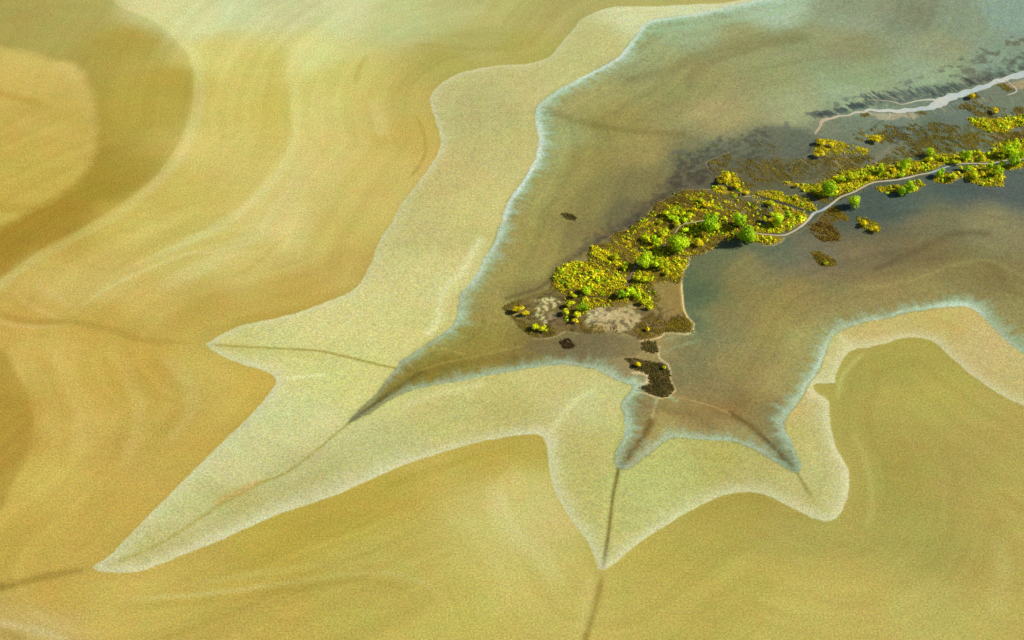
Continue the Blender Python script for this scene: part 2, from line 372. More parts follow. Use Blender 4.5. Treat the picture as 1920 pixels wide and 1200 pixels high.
# speckled silt margins
ppoly(mud, [(1240,290),(1330,262),(1420,232),(1500,215),(1560,190),(1640,170),(1760,130),(1860,80),(1960,60),(1960,130),(1860,150),(1760,185),(1680,190),(1540,222),(1500,262),(1400,290),(1300,325)], (104,110,94), 6, 0.75, 2, patch=(0.05, 0.35, 3.2))
ppoly(mud, [(1030,520),(1090,450),(1160,400),(1240,340),(1290,300),(1330,320),(1280,352),(1210,400),(1140,440),(1100,470),(1060,495)], (98,90,66), 6, 0.6, 2, patch=(-0.05, 0.35, 2.6))

ppoly(mud, [(1035,515),(1080,478),(1110,455),(1160,425),(1220,380),(1262,330),(1310,300),(1330,318),(1335,352),(1280,356),(1230,385),(1180,430),(1110,465),(1060,500)], (72,70,60), 12, 0.85, 6, patch=(-0.4, 0.3, 1.8))
ppoly(mud, [(1260,300),(1330,270),(1400,250),(1440,240),(1430,300),(1370,300),(1330,300),(1290,330)], (76,82,68), 12, 0.75, 6, patch=(-0.3, 0.3, 1.8))
# ---------- peninsula of marsh soil
PEN = [(941,578),(960,567),(1007,552),(1030,542),(1037,520),(1042,507),(1060,498),(1070,491),(1100,492),(1108,485),(1103,472),(1113,461),(1146,456),(1142,447),(1157,436),(1178,432),(1195,418),(1213,407),(1226,393),(1227,383),(1243,378),(1262,370),(1280,358),(1317,357),(1332,356),(1349,344),(1342,332),(1324,309),(1340,299),(1366,288),(1400,300),(1440,292),(1500,300),(1530,262),(1560,258),(1620,250),(1660,225),(1740,215),(1800,215),(1860,190),(1960,180),(1960,318),(1882,325),(1880,350),(1850,351),(1812,342),(1755,345),(1700,345),(1640,349),(1600,370),(1568,385),(1545,400),(1520,425),(1500,438),(1470,447),(1463,456),(1442,463),(1430,460),(1404,452),(1370,450),(1350,455),(1335,468),(1320,477),(1290,483),(1290,497),(1282,507),(1278,532),(1280,560),(1283,583),(1290,598),(1300,608),(1298,621),(1287,627),(1248,625),(1237,633),(1220,637),(1201,641),(1182,630),(1166,624),(1139,625),(1097,627),(1062,623),(1045,630),(1010,635),(982,623),(957,594)]
pen = smooth_line(np.vstack([W(PEN), W(PEN)[:1]]), 2.5)
slp = box(pen, 12)
dp, tp = seg_fields(pen, GX[slp], GY[slp])
DP = np.full(GX.shape, -20.0); DP[slp] = np.where(inside(pen, GX[slp], GY[slp]), dp, -dp)
yellow = [
 [(1344,336),(1356,326),(1368,326),(1382,334),(1390,350),(1408,362),(1400,367),(1380,358),(1360,348),(1348,344)],
 [(1334,358),(1340,352),(1352,352),(1368,358),(1388,369),(1380,371),(1360,364),(1340,362)],
 [(1408,369),(1428,360),(1456,360),(1470,370),(1490,369),(1516,376),(1532,392),(1531,399),(1512,396),(1480,384),(1452,376),(1430,371),(1414,370)],
 [(1412,376),(1440,381),(1470,389),(1500,398),(1514,405),(1512,413),(1500,422),(1480,434),(1456,438),(1420,436),(1412,428),(1424,426),(1448,423),(1434,416),(1440,410),(1452,400),(1448,388),(1420,380)],
 [(1410,443),(1430,444),(1460,448),(1460,453),(1444,457),(1430,460),(1412,452),(1402,446)],
 [(1285,368),(1303,373),(1328,383),(1325,388),(1307,395),(1300,407),(1282,417),(1257,417),(1238,418),(1240,407),(1248,398),(1257,387),(1270,385),(1282,395),(1300,388),(1303,378),(1287,373)],
 [(1283,424),(1323,420),(1348,415),(1383,432),(1373,447),(1348,440),(1323,450),(1317,463),(1300,457),(1290,440),(1272,436)],
 [(1202,440),(1215,438),(1233,447),(1253,440),(1248,453),(1233,465),(1257,478),(1283,473),(1300,480),(1290,482),(1262,476),(1246,466),(1240,480),(1255,498),(1225,490),(1205,455)],
 [(1040,507),(1070,492),(1113,495),(1137,510),(1167,520),(1172,538),(1157,547),(1140,556),(1100,555),(1078,543),(1053,547),(1038,533)],
 [(1108,462),(1137,473),(1160,487),(1177,507),(1162,510),(1137,495),(1113,483)],
 [(1175,542),(1195,533),(1217,557),(1227,578),(1218,580),(1197,565),(1180,557)],
 [(1100,563),(1123,561),(1150,572),(1137,574),(1113,575),(1103,582),(1093,577)],
 [(1152,565),(1165,558),(1176,558),(1175,563),(1160,566)],
 [(1187,512),(1220,513),(1225,530),(1190,532)],
 [(1243,490),(1267,485),(1287,493),(1280,512),(1267,528),(1258,520),(1242,513)],
 [(1500,350),(1522,348),(1539,345),(1557,337),(1588,323),(1640,310),(1675,312),(1693,302),(1719,306),(1747,293),(1780,291),(1817,288),(1854,288),(1872,273),(1925,270),(1925,298),(1883,303),(1850,306),(1806,306),(1780,309),(1762,314),(1747,320),(1714,327),(1686,334),(1636,339),(1605,357),(1572,367),(1545,372),(1525,364),(1500,356)],
 [(1644,352),(1672,348),(1690,350),(1720,340),(1733,346),(1722,358),(1700,362),(1680,360),(1650,361)],
 [(1750,335),(1762,328),(1800,325),(1800,338),(1775,345),(1752,343)],
 [(1803,330),(1812,313),(1840,313),(1870,313),(1925,305),(1925,315),(1880,322),(1882,335),(1878,350),(1850,350),(1812,340)],
 [(1813,223),(1841,225),(1872,225),(1925,215),(1925,235),(1900,243),(1883,251),(1850,249),(1828,238)],
 [(1854,272),(1885,268),(1925,262),(1925,272),(1870,280)],
 [(1466,342),(1490,345),(1500,352),(1480,350)],
]
# soil tone inside the peninsula
soil = mud.copy()
ppoly(soil, PEN[:28] + [(1330,370),(1400,400),(1440,440)] + PEN[54:], (122,104,36), 4, 0.8, 1, smooth=False)
ppoly(soil, [(941,578),(1007,552),(1040,545),(1070,556),(1150,575),(1230,585),(1285,590),(1300,608),(1287,627),(1248,625),(1201,641),(1166,624),(1097,627),(1045,630),(1010,635),(957,594)], (112,98,62), 6, 0.8, 1)
ppoly(soil, [(1227,532),(1275,532),(1282,585),(1262,600),(1225,588),(1215,560)], (142,128,84), 8, 0.7, 1.5)
ppoly(soil, [(1100,595),(1115,580),(1150,576),(1190,578),(1196,600),(1180,622),(1140,624),(1110,618),(1095,606)], (178,168,122), 5, 0.95, 9)
ppoly(soil, [(1100,592),(1130,580),(1150,592),(1130,602),(1105,606)], (200,196,156), 4, 0.85, 9, patch=(-0.4, 0.2, 2.0))
for k in range(26):
    bx, by = 1092 + 108 * rng.random(), 574 + 52 * rng.random()
    pline(soil, [(bx, by), (bx + rng.uniform(4, 10), by + rng.uniform(2, 7))], rng.uniform(.8, 1.8), [(92,80,46), (78,74,44), (206,200,160)][k % 3], 0.6, smooth=False)
ppoly(soil, [(1000,562),(1020,566),(1040,552),(1050,568),(1040,585),(1046,600),(1020,606),(1000,585)], (206,198,152), 4, 0.95, 9, patch=(-0.25, 0.1, 1.5))
ppoly(soil, [(962,590),(980,592),(1000,602),(985,606),(968,600)], (196,180,124), 3, 0.8, 3, patch=(-0.25, 0.1, 2))
ppoly(soil, [(1084,518),(1098,520),(1112,516),(1116,522),(1100,529),(1088,527)], (226,212,168), 3, 0.95, 1.5)
pline(soil, [(1085,525),(1105,530),(1122,538)], 2, (206,190,140), 0.7)
ppoly(soil, [(1020,592),(1050,586),(1055,602),(1030,610)], (112,92,74), 4, 0.7, 2)
ppoly(soil, [(1350,378),(1378,376),(1405,392),(1398,408),(1370,404),(1352,392)], (134,124,84), 8, 0.7, 2)
ppoly(soil, [(1560,300),(1590,296),(1600,310),(1580,320),(1560,314)], (150,138,106), 6, 0.6, 2)
ppoly(soil, [(1640,292),(1680,270),(1700,280),(1660,300),(1645,318),(1636,306)], (130,128,106), 6, 0.6, 2)
ppoly(soil, [(1490,288),(1512,286),(1518,300),(1500,308)], (150,142,110), 5, 0.6, 2)
ppoly(soil, [(1550,238),(1600,222),(1660,215),(1668,228),(1620,240),(1570,250)], (118,122,98), 6, 0.6, 2)
ppoly(soil, [(1660,238),(1730,240),(1740,268),(1690,276),(1655,262)], (80,86,74), 5, 0.8, 4, patch=(-0.2, 0.15, 3))
ppoly(soil, [(1748,210),(1800,190),(1840,195),(1840,225),(1790,235),(1760,230)], (104,116,104), 6, 0.7, 2)
ppoly(soil, [(1860,255),(1925,245),(1925,268),(1870,272)], (128,98,62), 5, 0.7, 3)
ppoly(soil, [(1740,262),(1800,240),(1860,250),(1860,270),(1760,285)], (100,104,62), 5, 0.6, 4, patch=(-0.1, 0.2, 3))
ppoly(soil, [(1500,270),(1530,262),(1560,320),(1530,338),(1490,335),(1510,310)], (72,78,62), 5, 0.7, 4, patch=(-0.15, 0.2, 2.4))
ppoly(soil, [(1366,320),(1430,308),(1480,330),(1490,345),(1430,355),(1400,348)], (92,88,56), 8, 0.6, 3, patch=(-0.25, 0.2, 3))
for q in yellow:
    ppoly(soil, q, (160,140,34), 3, 0.9, 1.5, smooth=False)
    ppoly(mud, q, (150,130,40), 3, 0.7, 1.2, smooth=False)
ppoly(soil, [(945,578),(1007,550),(1040,548),(1070,560),(1150,572),(1230,580),(1285,585),(1300,608),(1287,627),(1248,625),(1201,641),(1166,624),(1097,627),(1045,630),(1010,635),(957,594)], (72,66,40), 6, 0.7, 5, patch=(0.0, 0.25, 1.6))
ppoly(soil, [(1640,310),(1700,262),(1760,240),(1930,235),(1930,270),(1860,275),(1747,292),(1700,302),(1670,312)], (92,88,40), 6, 0.6, 5, patch=(-0.15, 0.2, 2.4))
ppoly(soil, [(1380,300),(1440,290),(1540,300),(1560,330),(1500,340),(1440,350),(1400,350)], (96,88,46), 6, 0.6, 5, patch=(-0.1, 0.2, 2.4))
pe = ss(-0.25, 0.35, DP[slp] + 0.5 * fbm(GX[slp], GY[slp], 2.4, 9, 3))[..., None]
mud[slp] = mud[slp] * (1 - pe) + soil[slp] * pe
# pale shoreline of the peninsula, west, south and east
cr = (206, 196, 152)
pline(mud, [(1292,482),(1291,497),(1282,507),(1278,532),(1280,560),(1283,583),(1291,598),(1301,608),(1299,622),(1287,628),(1262,625),(1248,626),(1237,634),(1220,638),(1201,641)], 1.7, cr, 0.85)
pline(mud, [(1142,447),(1157,436),(1178,432),(1195,419),(1213,407),(1227,385),(1243,378),(1262,370),(1280,358),(1300,358),(1332,357)], 1.4, (176,160,112), 0.75)
pline(mud, [(1332,356),(1350,348),(1343,333),(1323,308),(1340,299),(1366,287)], 1.5, (172,158,124), 0.7)
pline(mud, [(1292,482),(1320,476),(1336,467),(1350,455),(1366,450)], 2, (160,156,118), 0.6)
pline(mud, [(1432,462),(1450,461),(1465,455),(1471,447)], 1.6, (168,160,118), 0.6)
pline(mud, [(1000,636),(1025,636),(1045,631),(1062,623),(1085,627)], 1.6, (176,160,114), 0.6)
pline(mud, [(1172,628),(1190,634),(1202,642),(1206,656),(1222,663)], 1.6, (176,164,122), 0.6)
pline(mud, [(1236,650),(1236,672),(1252,684),(1257,700),(1258,716),(1266,733),(1255,745),(1240,748),(1214,740),(1196,736)], 2.0, (204,198,158), 0.8)
pline(mud, [(1150,676),(1172,673),(1200,668)], 2, (160,148,104), 0.5)
pline(mud, [(1188,700),(1205,700),(1216,706),(1214,718),(1196,722),(1190,712)], 4.5, (214,198,158), 0.85)
pline(mud, [(1183,712),(1195,722),(1180,745)], 7, (178,190,150), 0.6)
pline(mud, [(1255,745),(1268,752)], 5, (150,180,150), 0.6)
# vegetated islands soil
for q in ([(1201,644),(1212,640),(1228,642),(1235,659),(1224,663),(1205,657)],
          [(1172,673),(1191,673),(1222,680),(1245,684),(1255,698),(1257,715),(1264,732),(1253,744),(1239,746),(1212,736),(1199,727),(1218,721),(1216,702),(1191,694)],
          [(1605,408),(1620,409),(1643,418),(1651,427),(1648,436),(1637,435),(1620,431),(1608,421)],
          [(1521,474),(1535,472),(1550,481),(1566,488),(1567,498),(1555,500),(1538,499),(1529,488)],
          [(1052,402),(1065,400),(1080,408),(1078,415),(1062,412)],
          [(1048,640),(1065,636),(1080,645),(1078,655),(1060,655)]):
    ppoly(mud, q, (92,80,42), 3, 0.85, 1.2)
ppoly(mud, [(1514,427),(1529,417),(1543,400),(1560,388),(1575,395),(1592,407),(1593,416),(1575,415),(1560,420),(1575,440),(1575,453),(1540,453),(1525,440)], (104,88,42), 4, 0.75, 2)
# pinkish beach under the river and dark feathery rills above it
ppoly(mud, [(1620,212),(1660,214),(1700,212),(1722,216),(1712,226),(1690,222),(1668,228),(1650,226),(1638,218)], (176,162,128), 3, 0.8, 2)
ppoly(mud, [(1880,160),(1925,150),(1925,165),(1905,168)], (178,160,128), 3, 0.8, 1)
for k in range(210):
    t = rng.random()
    rx = np.interp(t, [0, .2, .45, .6, .8, 1], [1532, 1590, 1640, 1740, 1830, 1930]); ry = np.interp(t, [0, .2, .45, .6, .8, 1], [222, 208, 196, 186, 158, 128])
    L = rng.uniform(6, 17) * (1.25 if .42 < t < .8 else .8)
    o = rng.uniform(-4, 8) if not (.4 < t < .62) else rng.uniform(0, 26)
    ex, ey = rx + rng.uniform(-6, 6), ry + 2 - o * .6
    pline(mud, [(ex - L, ey - L * 0.62), (ex - L * .4, ey - L * rng.uniform(.15, .42)), (ex + rng.uniform(-2, 2), ey)], rng.uniform(0.9, 1.9), [(58,64,66), (66,58,62), (54,70,64)][k % 3], rng.uniform(.65, .95), smooth=False)
ppoly(mud, [(1530,226),(1560,212),(1640,190),(1650,178),(1750,160),(1800,158),(1850,130),(1940,95),(1940,128),(1860,148),(1790,172),(1740,188),(1640,204),(1580,214),(1540,228)], (84,96,88), 7, 0.55, 3, patch=(-0.35, 0.15, 1.8))
for k in range(40):
    t = rng.random(); ex = 1700 + 160 * t; ey = 214 - 34 * t + rng.uniform(-1, 3)
    pline(mud, [(ex, ey), (ex + 5, ey + 6), (ex + 9, ey + 9)], 1.1, [(76,84,70), (168,156,124)][k % 2], 0.6, smooth=False)
# dark lines in the marsh: ditches, plus shade painted in below the yellow bank
for q, w in (([(1414,367),(1428,371),(1442,377),(1480,387),(1518,400)], 2.4), ([(1348,340),(1360,351),(1372,362),(1390,367)], 2.6),  # first stroke is the bank's shadow put into the ground colour
             ([(1242,460),(1250,470),(1258,479),(1273,481),(1289,483),(1292,492)], 1.8), ([(1205,488),(1194,500),(1184,515),(1176,536)], 2.4),
             ([(1076,545),(1088,553),(1100,558),(1140,558)], 2.2), ([(1340,412),(1362,420),(1386,432)], 3), ([(1636,310),(1650,320),(1660,326)], 1.5)):
    pline(mud, q, w, (30,34,18), 0.85)

# ------------------------------------------------------------------ compose the three zones
e1 = 0.55 * fbm(GX, GY, 3.0, 11, 4) + 0.15 * fbm(TO, TO * 0, 1.1, 6, 2)
e2 = 0.65 * fbm(GX, GY, 3.2, 12, 4) + 0.3 * fbm(TI, TI * 0, 1.6, 7, 3)


def balance(layer, G, s0=14.0, p=1.6):
    num = 0; den = 0
    for g in G:
        wx, wy = P(g[0], g[1]); w_ = 1.0 / ((GX - wx)**2 + (GY - wy)**2 + s0**2)**p
        num = num + w_[..., None] * (lin(g[2:5]) / lin(g[5:8])); den = den + w_
    return layer * (num / den[..., None])


sand = balance(sand, [(450,182,215,197,103,201,175,87),(270,212,189,168,75,171,146,57),(1400,1102,190,174,84,185,161,74),(960,87,181,172,90,184,164,81),(60,352,198,168,73,200,167,87),
    (660,972,188,170,72,189,158,64),(200,672,202,173,80,192,154,63),(442,707,203,181,88,192,151,56),(662,407,208,190,98,198,172,75),(902,867,190,172,77,179,146,52),(1752,907,176,162,77,185,158,75),(112,247,216,190,104,216,190,118),(1700,720,182,166,78,182,155,72),(560,560,200,174,82,190,155,60),(350,860,198,173,82,191,153,59),(1880,1000,184,166,84,186,160,80)], 9.0, 1.8)
bank = balance(bank, [(600,602,213,207,133,204,194,128),(1100,852,190,182,105,194,177,113),(880,352,198,190,117,190,179,110),(800,430,204,196,122,204,191,120),(900,200,196,190,120,197,188,124),(380,950,200,194,122,196,192,124),(1000,760,196,188,110,194,180,106),(1850,680,196,180,110,193,176,108)])
mud = balance(mud, [(1600,182,143,163,128,141,151,116),(1670,402,84,96,82,84,93,86),(1200,352,125,120,75,128,125,84),(1070,322,152,147,83,153,143,89),(1880,32,137,160,140,141,168,161),(1360,552,120,118,72,104,108,82),(980,512,154,146,80,142,131,85),(1500,642,160,160,98,139,135,88),(862,662,152,142,64,146,136,82),(1320,180,150,150,92,148,146,92),(1320,780,146,132,80,124,125,88),(1420,690,150,140,84,141,132,82),(1430,830,142,134,84,128,130,88),(1560,450,116,110,84,108,108,88),(1100,640,122,114,74,112,108,72)])
bank = bank * np.array([1.03, 1.035, 1.10])
mud = mud * np.array([1.07, 1.05, 1.05])
# fine flow banding: old waterlines run along the edges of the shoal
def band(D, T, sc, seed, stretch=0.045):
    q = D + 1.6 * fbm(GX, GY, 18, seed, 3)
    a = fbm(q, T * stretch, sc, seed + 1, 3)
    return a * (0.35 + 0.65 * vn(GX, GY, 35, seed + 4))
bs = band(DO, TO, 7.0, 2) * 0.6 + band(DO, TO, 2.6, 6) * 0.55
sand = sand * np.array([0.97, 0.985, 1.06])
bs = bs * ss(-2, -8, DO) * ss(-260, -120, DO)
sand = sand * (1 + bs[..., None] * np.array([0.17, 0.19, 0.30]))
bb = band(DI, TI, 5.0, 5) * 0.6 + band(DI, TI, 1.8, 9) * 0.5
bank = bank * (1 + (bb * ss(-0.5, -3, DI))[..., None] * np.array([0.09, 0.09, 0.13]))
bm = band(DI, TI, 6.0, 4) * 0.7 + band(DI, TI, 2.0, 8) * 0.6
mud = mud * (1 + (bm * ss(1, 4, DI) * ss(0.5, -2.5, DP))[..., None] * np.array([0.24, 0.22, 0.22]))


def field(samples, s=12.0):
    a = np.array(samples, float); wx, wy = P(a[:, 0], a[:, 1])
    num = 0; den = 0
    for i in range(len(a)):
        w = 1.0 / ((GX - wx[i])**2 + (GY - wy[i])**2 + s * s)**2
        num = num + w * a[i, 2]; den = den + w
    return num / den


orim = field([(820,200,.75),(820,270,.9),(740,430,.55),(680,540,.5),(500,605,.55),(400,650,.75),(470,690,.9),(520,715,1.0),(400,860,.7),(250,1000,.7),(230,1070,.9),(450,1000,1.),(700,900,.9),(900,835,.75),(1020,820,1.1),(1035,900,.9),(1110,1040,.9),(1200,1010,.85),(1350,935,.75),(1500,955,.8),(1570,960,.8),(1590,880,.9),(1560,790,.8),(1560,720,.7),(1600,660,.7),(1740,640,.7),(1850,725,.7),(1040,100,.45),(1140,20,.35),(1300,10,.6),(930,123,.5)])
owid = field([(820,250,2.2),(500,605,2.4),(470,690,3.6),(350,900,4.0),(500,975,5.2),(700,900,4.5),(900,835,3.2),(1030,850,4.0),(1100,1020,3.2),(1300,960,4.2),(1590,900,4.0),(1560,700,5.5),(1700,635,3.5),(1850,725,3.0),(1080,60,2.6)])
do = DO + e1 * 0.7
zo = ss(-0.25, 0.35, do)
wobble = 1 + 0.35 * fbm(TO, DO * 0.3, 2.2, 8, 3)
orimm = np.exp(-(np.clip(do, 0, None) / (owid * wobble * 0.95))**1.5) * orim * 1.0
bankc = bank * (1 - np.clip(orimm, 0, 1)[..., None]) + lin((224, 224, 172)) * np.clip(orimm, 0, 1)[..., None]
# inner rim
irim = field([(1400,5,.9),(1210,50,1.2),(1165,100,1.3),(1060,165,1.0),(1005,210,1.1),(1005,290,1.3),(985,335,1.2),(940,420,1.0),(900,500,.9),(865,560,.8),(800,650,.65),(740,700,.45),(690,755,.08),(700,765,.08),(740,745,.25),(790,728,.6),(900,706,.65),(1000,690,.65),(1110,692,.75),(1180,725,.7),(1165,765,.8),(1170,810,.8),(1155,860,.55),(1200,865,.55),(1280,823,.7),(1370,830,.7),(1470,878,.5),(1500,870,.5),(1475,800,.7),(1500,745,.8),(1540,680,.85),(1570,625,.75),(1700,587,.75),(1800,575,.95),(1860,615,.7),(1920,665,.75)], 8)
iwid = field([(1400,5,6),(1210,50,4),(1165,100,4.5),(1060,165,5),(1010,210,6),(1005,290,6.),(960,370,4.5),(900,500,5.5),(865,560,5),(800,650,3.5),(720,730,2.5),(790,725,3),(900,706,3.8),(1050,684,3.6),(1170,720,4.5),(1165,800,4.5),(1155,860,3.5),(1200,862,4.5),(1350,825,3.2),(1470,878,3.0),(1475,800,5),(1540,680,4.5),(1700,587,3.8),(1860,615,6),(1920,665,6)], 8)
di = DI + e2 * 0.75
zi = ss(-0.2, 0.3, di)
comb = 1 + 0.85 * fbm(TI * 1.0, DI * 0.25, 1.7, 13, 3)
dpos = np.clip(di, 0, None)
glow = np.exp(-(dpos / (iwid * comb * 0.95))**2.6) * np.clip(irim, 0, 1) * 0.88
glow = np.maximum(glow, np.exp(-(dpos / (iwid * comb * 1.5))**1.6) * np.clip(irim, 0, 1) * 0.16)
core = np.exp(-((dpos - 0.9) / (0.30 * iwid * comb))**2) * np.clip((irim - 0.55) * 1.6, 0.15, 1) * 0.92
core = core * (0.6 + 0.4 * ss(0.25, 0.65, vn(TI, TI * 0, 9, 5)))
glow = glow * (0.72 + 0.28 * ss(0.2, 0.7, vn(TI, DI * 0.5, 5, 3)))
mudc = mud * (1 - glow[..., None]) + lin((170, 206, 168)) * glow[..., None]
mudc = mudc * (1 - core[..., None]) + lin((226, 242, 220)) * core[..., None]
# thin dark lip on the bank side of the mud edge
lip = np.exp(-((di + 0.15) / 0.35)**2) * ss(-0.35, 0.3, fbm(GX, GY, 14, 14, 2)) * 0.45
col = sand * (1 - zo[..., None]) + bankc * zo[..., None]
col = col * (1 - zi[..., None]) + mudc * zi[..., None]
col = col * (1 - lip[..., None]) + lin((120, 135, 88)) * lip[..., None]
# broad cloudy staining
col *= (1 + 0.055 * fbm(GX, GY * 1.6, 30, 1, 4) + 0.05 * fbm(GX + GY * .4, GY * 2.2, 7, 2, 4))[..., None]
hue = fbm(GX, GY, 9, 10, 5) + 0.8 * fbm(GX, GY, 2.2, 2, 3)
col *= np.stack([1 + 0.05 * hue, 1 - 0.035 * hue, 1 + 0.03 * fbm(GX, GY, 3, 7, 3)], -1)
col = np.clip(col, 0.003, 0.92)

# ------------------------------------------------------------------ relief
Z = 0.14 * ss(-2, 3, DO) + 0.16 * ss(-2, 4, DI) + 0.35 * ss(-0.4, 1.0, DP)
Z = Z + 0.10 * fbm(GX, GY, 40, 3, 3) + 0.02 * fbm(GX, GY, 5, 4, 3) + 0.12 * fbm(GX, GY, 2.2, 5, 3) * ss(0, 1.5, DP)


def H(x, y):
    x = np.asarray(x, float); y = np.asarray(y, float)
    ix = np.clip((x - xs[0]) / CELL, 0, nx - 1.001); iy = np.clip((y - ys[0]) / CELL, 0, ny - 1.001)
    x0 = ix.astype(int); y0 = iy.astype(int); fx = ix - x0; fy = iy - y0
    return (Z[y0, x0] * (1 - fx) + Z[y0, x0 + 1] * fx) * (1 - fy) + (Z[y0 + 1, x0] * (1 - fx) + Z[y0 + 1, x0 + 1] * fx) * fy


# ------------------------------------------------------------------ helpers for meshes
def mesh_np(name, V, F, n_per, mats, colour=None, smooth=False):
    me = bpy.data.meshes.new(name)
    V = np.asarray(V, np.float32); F = np.asarray(F, np.int32)
    me.vertices.add(len(V)); me.vertices.foreach_set('co', V.ravel())
    nf = len(F)
    me.loops.add(nf * n_per); me.loops.foreach_set('vertex_index', F.ravel())
    me.polygons.add(nf); me.polygons.foreach_set('loop_start', np.arange(0, nf * n_per, n_per, dtype=np.int32))
    try: me.polygons.foreach_set('loop_total', np.full(nf, n_per, np.int32))
    except Exception: pass
    if smooth: me.polygons.foreach_set('use_smooth', np.ones(nf, bool))
    if colour is not None:
        a = me.color_attributes.new('tint', 'FLOAT_COLOR', 'POINT')
        c = np.ones((len(V), 4), np.float32); c[:, :3] = colour
        a.data.foreach_set('color', c.ravel())
    me.update(calc_edges=True)
    me.validate()
    for m in mats: me.materials.append(m)
    return me


def link(name, me, parent=None):
    o = bpy.data.objects.new(name, me); C.objects.link(o)
    if parent is not None: o.parent = parent
    return o


def tag(o, label=None, cat=None, group=None, kind=None):
    if label: o['label'] = label
    if cat: o['category'] = cat
    if group: o['group'] = group
    if kind: o['kind'] = kind
    return o


# ------------------------------------------------------------------ materials
def new_mat(name):
    m = bpy.data.materials.new(name); m.use_nodes = True
    nt = m.node_tree; nt.nodes.clear()
    out = nt.nodes.new('ShaderNodeOutputMaterial')
    b = nt.nodes.new('ShaderNodeBsdfPrincipled')
    nt.links.new(b.outputs[0], out.inputs[0])
    return m, nt, b, out


def ground_mat():
    m, nt, b, out = new_mat('tidal_ground')
    N, L = nt.nodes, nt.links
    at = N.new('ShaderNodeAttribute'); at.attribute_name = 'tint'
    geo = N.new('ShaderNodeNewGeometry')
    def noise(scale, detail, rough=0.6):
        n = N.new('ShaderNodeTexNoise'); n.inputs['Scale'].default_value = scale; n.inputs['Detail'].default_value = detail
        n.inputs['Roughness'].default_value = rough
        L.new(geo.outputs['Position'], n.inputs['Vector']); return n
    g1 = noise(1.5, 2, 0.75); g2 = noise(0.42, 4, 0.65); g3 = noise(1.1, 3, 0.8)
    def mr(src, a, b_, lo=0.3, hi=0.7):
        r = N.new('ShaderNodeMapRange'); r.inputs['From Min'].default_value = lo; r.inputs['From Max'].default_value = hi
        r.inputs['To Min'].default_value = a; r.inputs['To Max'].default_value = b_; L.new(src, r.inputs['Value']); return r.outputs[0]
    v1 = mr(g1.outputs['Fac'], GR[0], GR[1]); v2 = mr(g2.outputs['Fac'], 0.95, 1.05)
    mu = N.new('ShaderNodeMath'); mu.operation = 'MULTIPLY'; L.new(v1, mu.inputs[0]); L.new(v2, mu.inputs[1])
    # coloured grain of the silt: reddish and greenish grains
    sep = N.new('ShaderNodeSeparateColor'); L.new(g3.outputs['Color'], sep.inputs[0])
    cc = N.new('ShaderNodeCombineColor')
    L.new(mr(sep.outputs[0], 0.90, 1.10), cc.inputs[0]); L.new(mr(sep.outputs[1], 0.95, 1.05), cc.inputs[1]); L.new(mr(sep.outputs[2], 0.7, 1.3), cc.inputs[2])
    x1 = N.new('ShaderNodeVectorMath'); x1.operation = 'MULTIPLY'; L.new(at.outputs['Color'], x1.inputs[0]); L.new(cc.outputs[0], x1.inputs[1])
    x2 = N.new('ShaderNodeVectorMath'); x2.operation = 'SCALE'; L.new(x1.outputs[0], x2.inputs[0]); L.new(mu.outputs[0], x2.inputs['Scale'])
    L.new(x2.outputs[0], b.inputs['Base Color'])
    b.inputs['Roughness'].default_value = 0.85
    b.inputs['Specular IOR Level'].default_value = 0.15
    bp = N.new('ShaderNodeBump'); bp.inputs['Strength'].default_value = 0.35; bp.inputs['Distance'].default_value = 0.12
    L.new(g1.outputs['Fac'], bp.inputs['Height']); L.new(bp.outputs[0], b.inputs['Normal'])
    return m


GR = (0.70, 1.30)


def leaf_mat(name, tr=0.35):
    m, nt, b, out = new_mat(name)
    N, L = nt.nodes, nt.links
    at = N.new('ShaderNodeAttribute'); at.attribute_name = 'tint'
    nz = N.new('ShaderNodeTexNoise'); nz.inputs['Scale'].default_value = 1.3; nz.inputs['Detail'].default_value = 3
    geo = N.new('ShaderNodeNewGeometry'); L.new(geo.outputs['Position'], nz.inputs['Vector'])
    r = N.new('ShaderNodeMapRange'); r.inputs['From Min'].default_value = .3; r.inputs['From Max'].default_value = .7; r.inputs['To Min'].default_value = .75; r.inputs['To Max'].default_value = 1.2
    L.new(nz.outputs['Fac'], r.inputs['Value'])
    x = N.new('ShaderNodeVectorMath'); x.operation = 'SCALE'; L.new(at.outputs['Color'], x.inputs[0]); L.new(r.outputs[0], x.inputs['Scale'])
    L.new(x.outputs[0], b.inputs['Base Color']); b.inputs['Roughness'].default_value = 0.7; b.inputs['Specular IOR Level'].default_value = 0.1
    t = N.new('ShaderNodeBsdfTranslucent'); L.new(x.outputs[0], t.inputs['Color'])
    mx = N.new('ShaderNodeMixShader'); mx.inputs[0].default_value = tr
    L.new(b.outputs[0], mx.inputs[1]); L.new(t.outputs[0], mx.inputs[2]); L.new(mx.outputs[0], out.inputs[0])
    return m


def bark_mat():
    m, nt, b, out = new_mat('grey_bark')
    N, L = nt.nodes, nt.links
    nz = N.new('ShaderNodeTexNoise'); nz.inputs['Scale'].default_value = 6
    cr_ = N.new('ShaderNodeValToRGB'); cr_.color_ramp.elements[0].color = (0.05, 0.04, 0.025, 1); cr_.color_ramp.elements[1].color = (0.16, 0.13, 0.09, 1)
    L.new(nz.outputs['Fac'], cr_.inputs[0]); L.new(cr_.outputs[0], b.inputs['Base Color']); b.inputs['Roughness'].default_value = .9
    return m


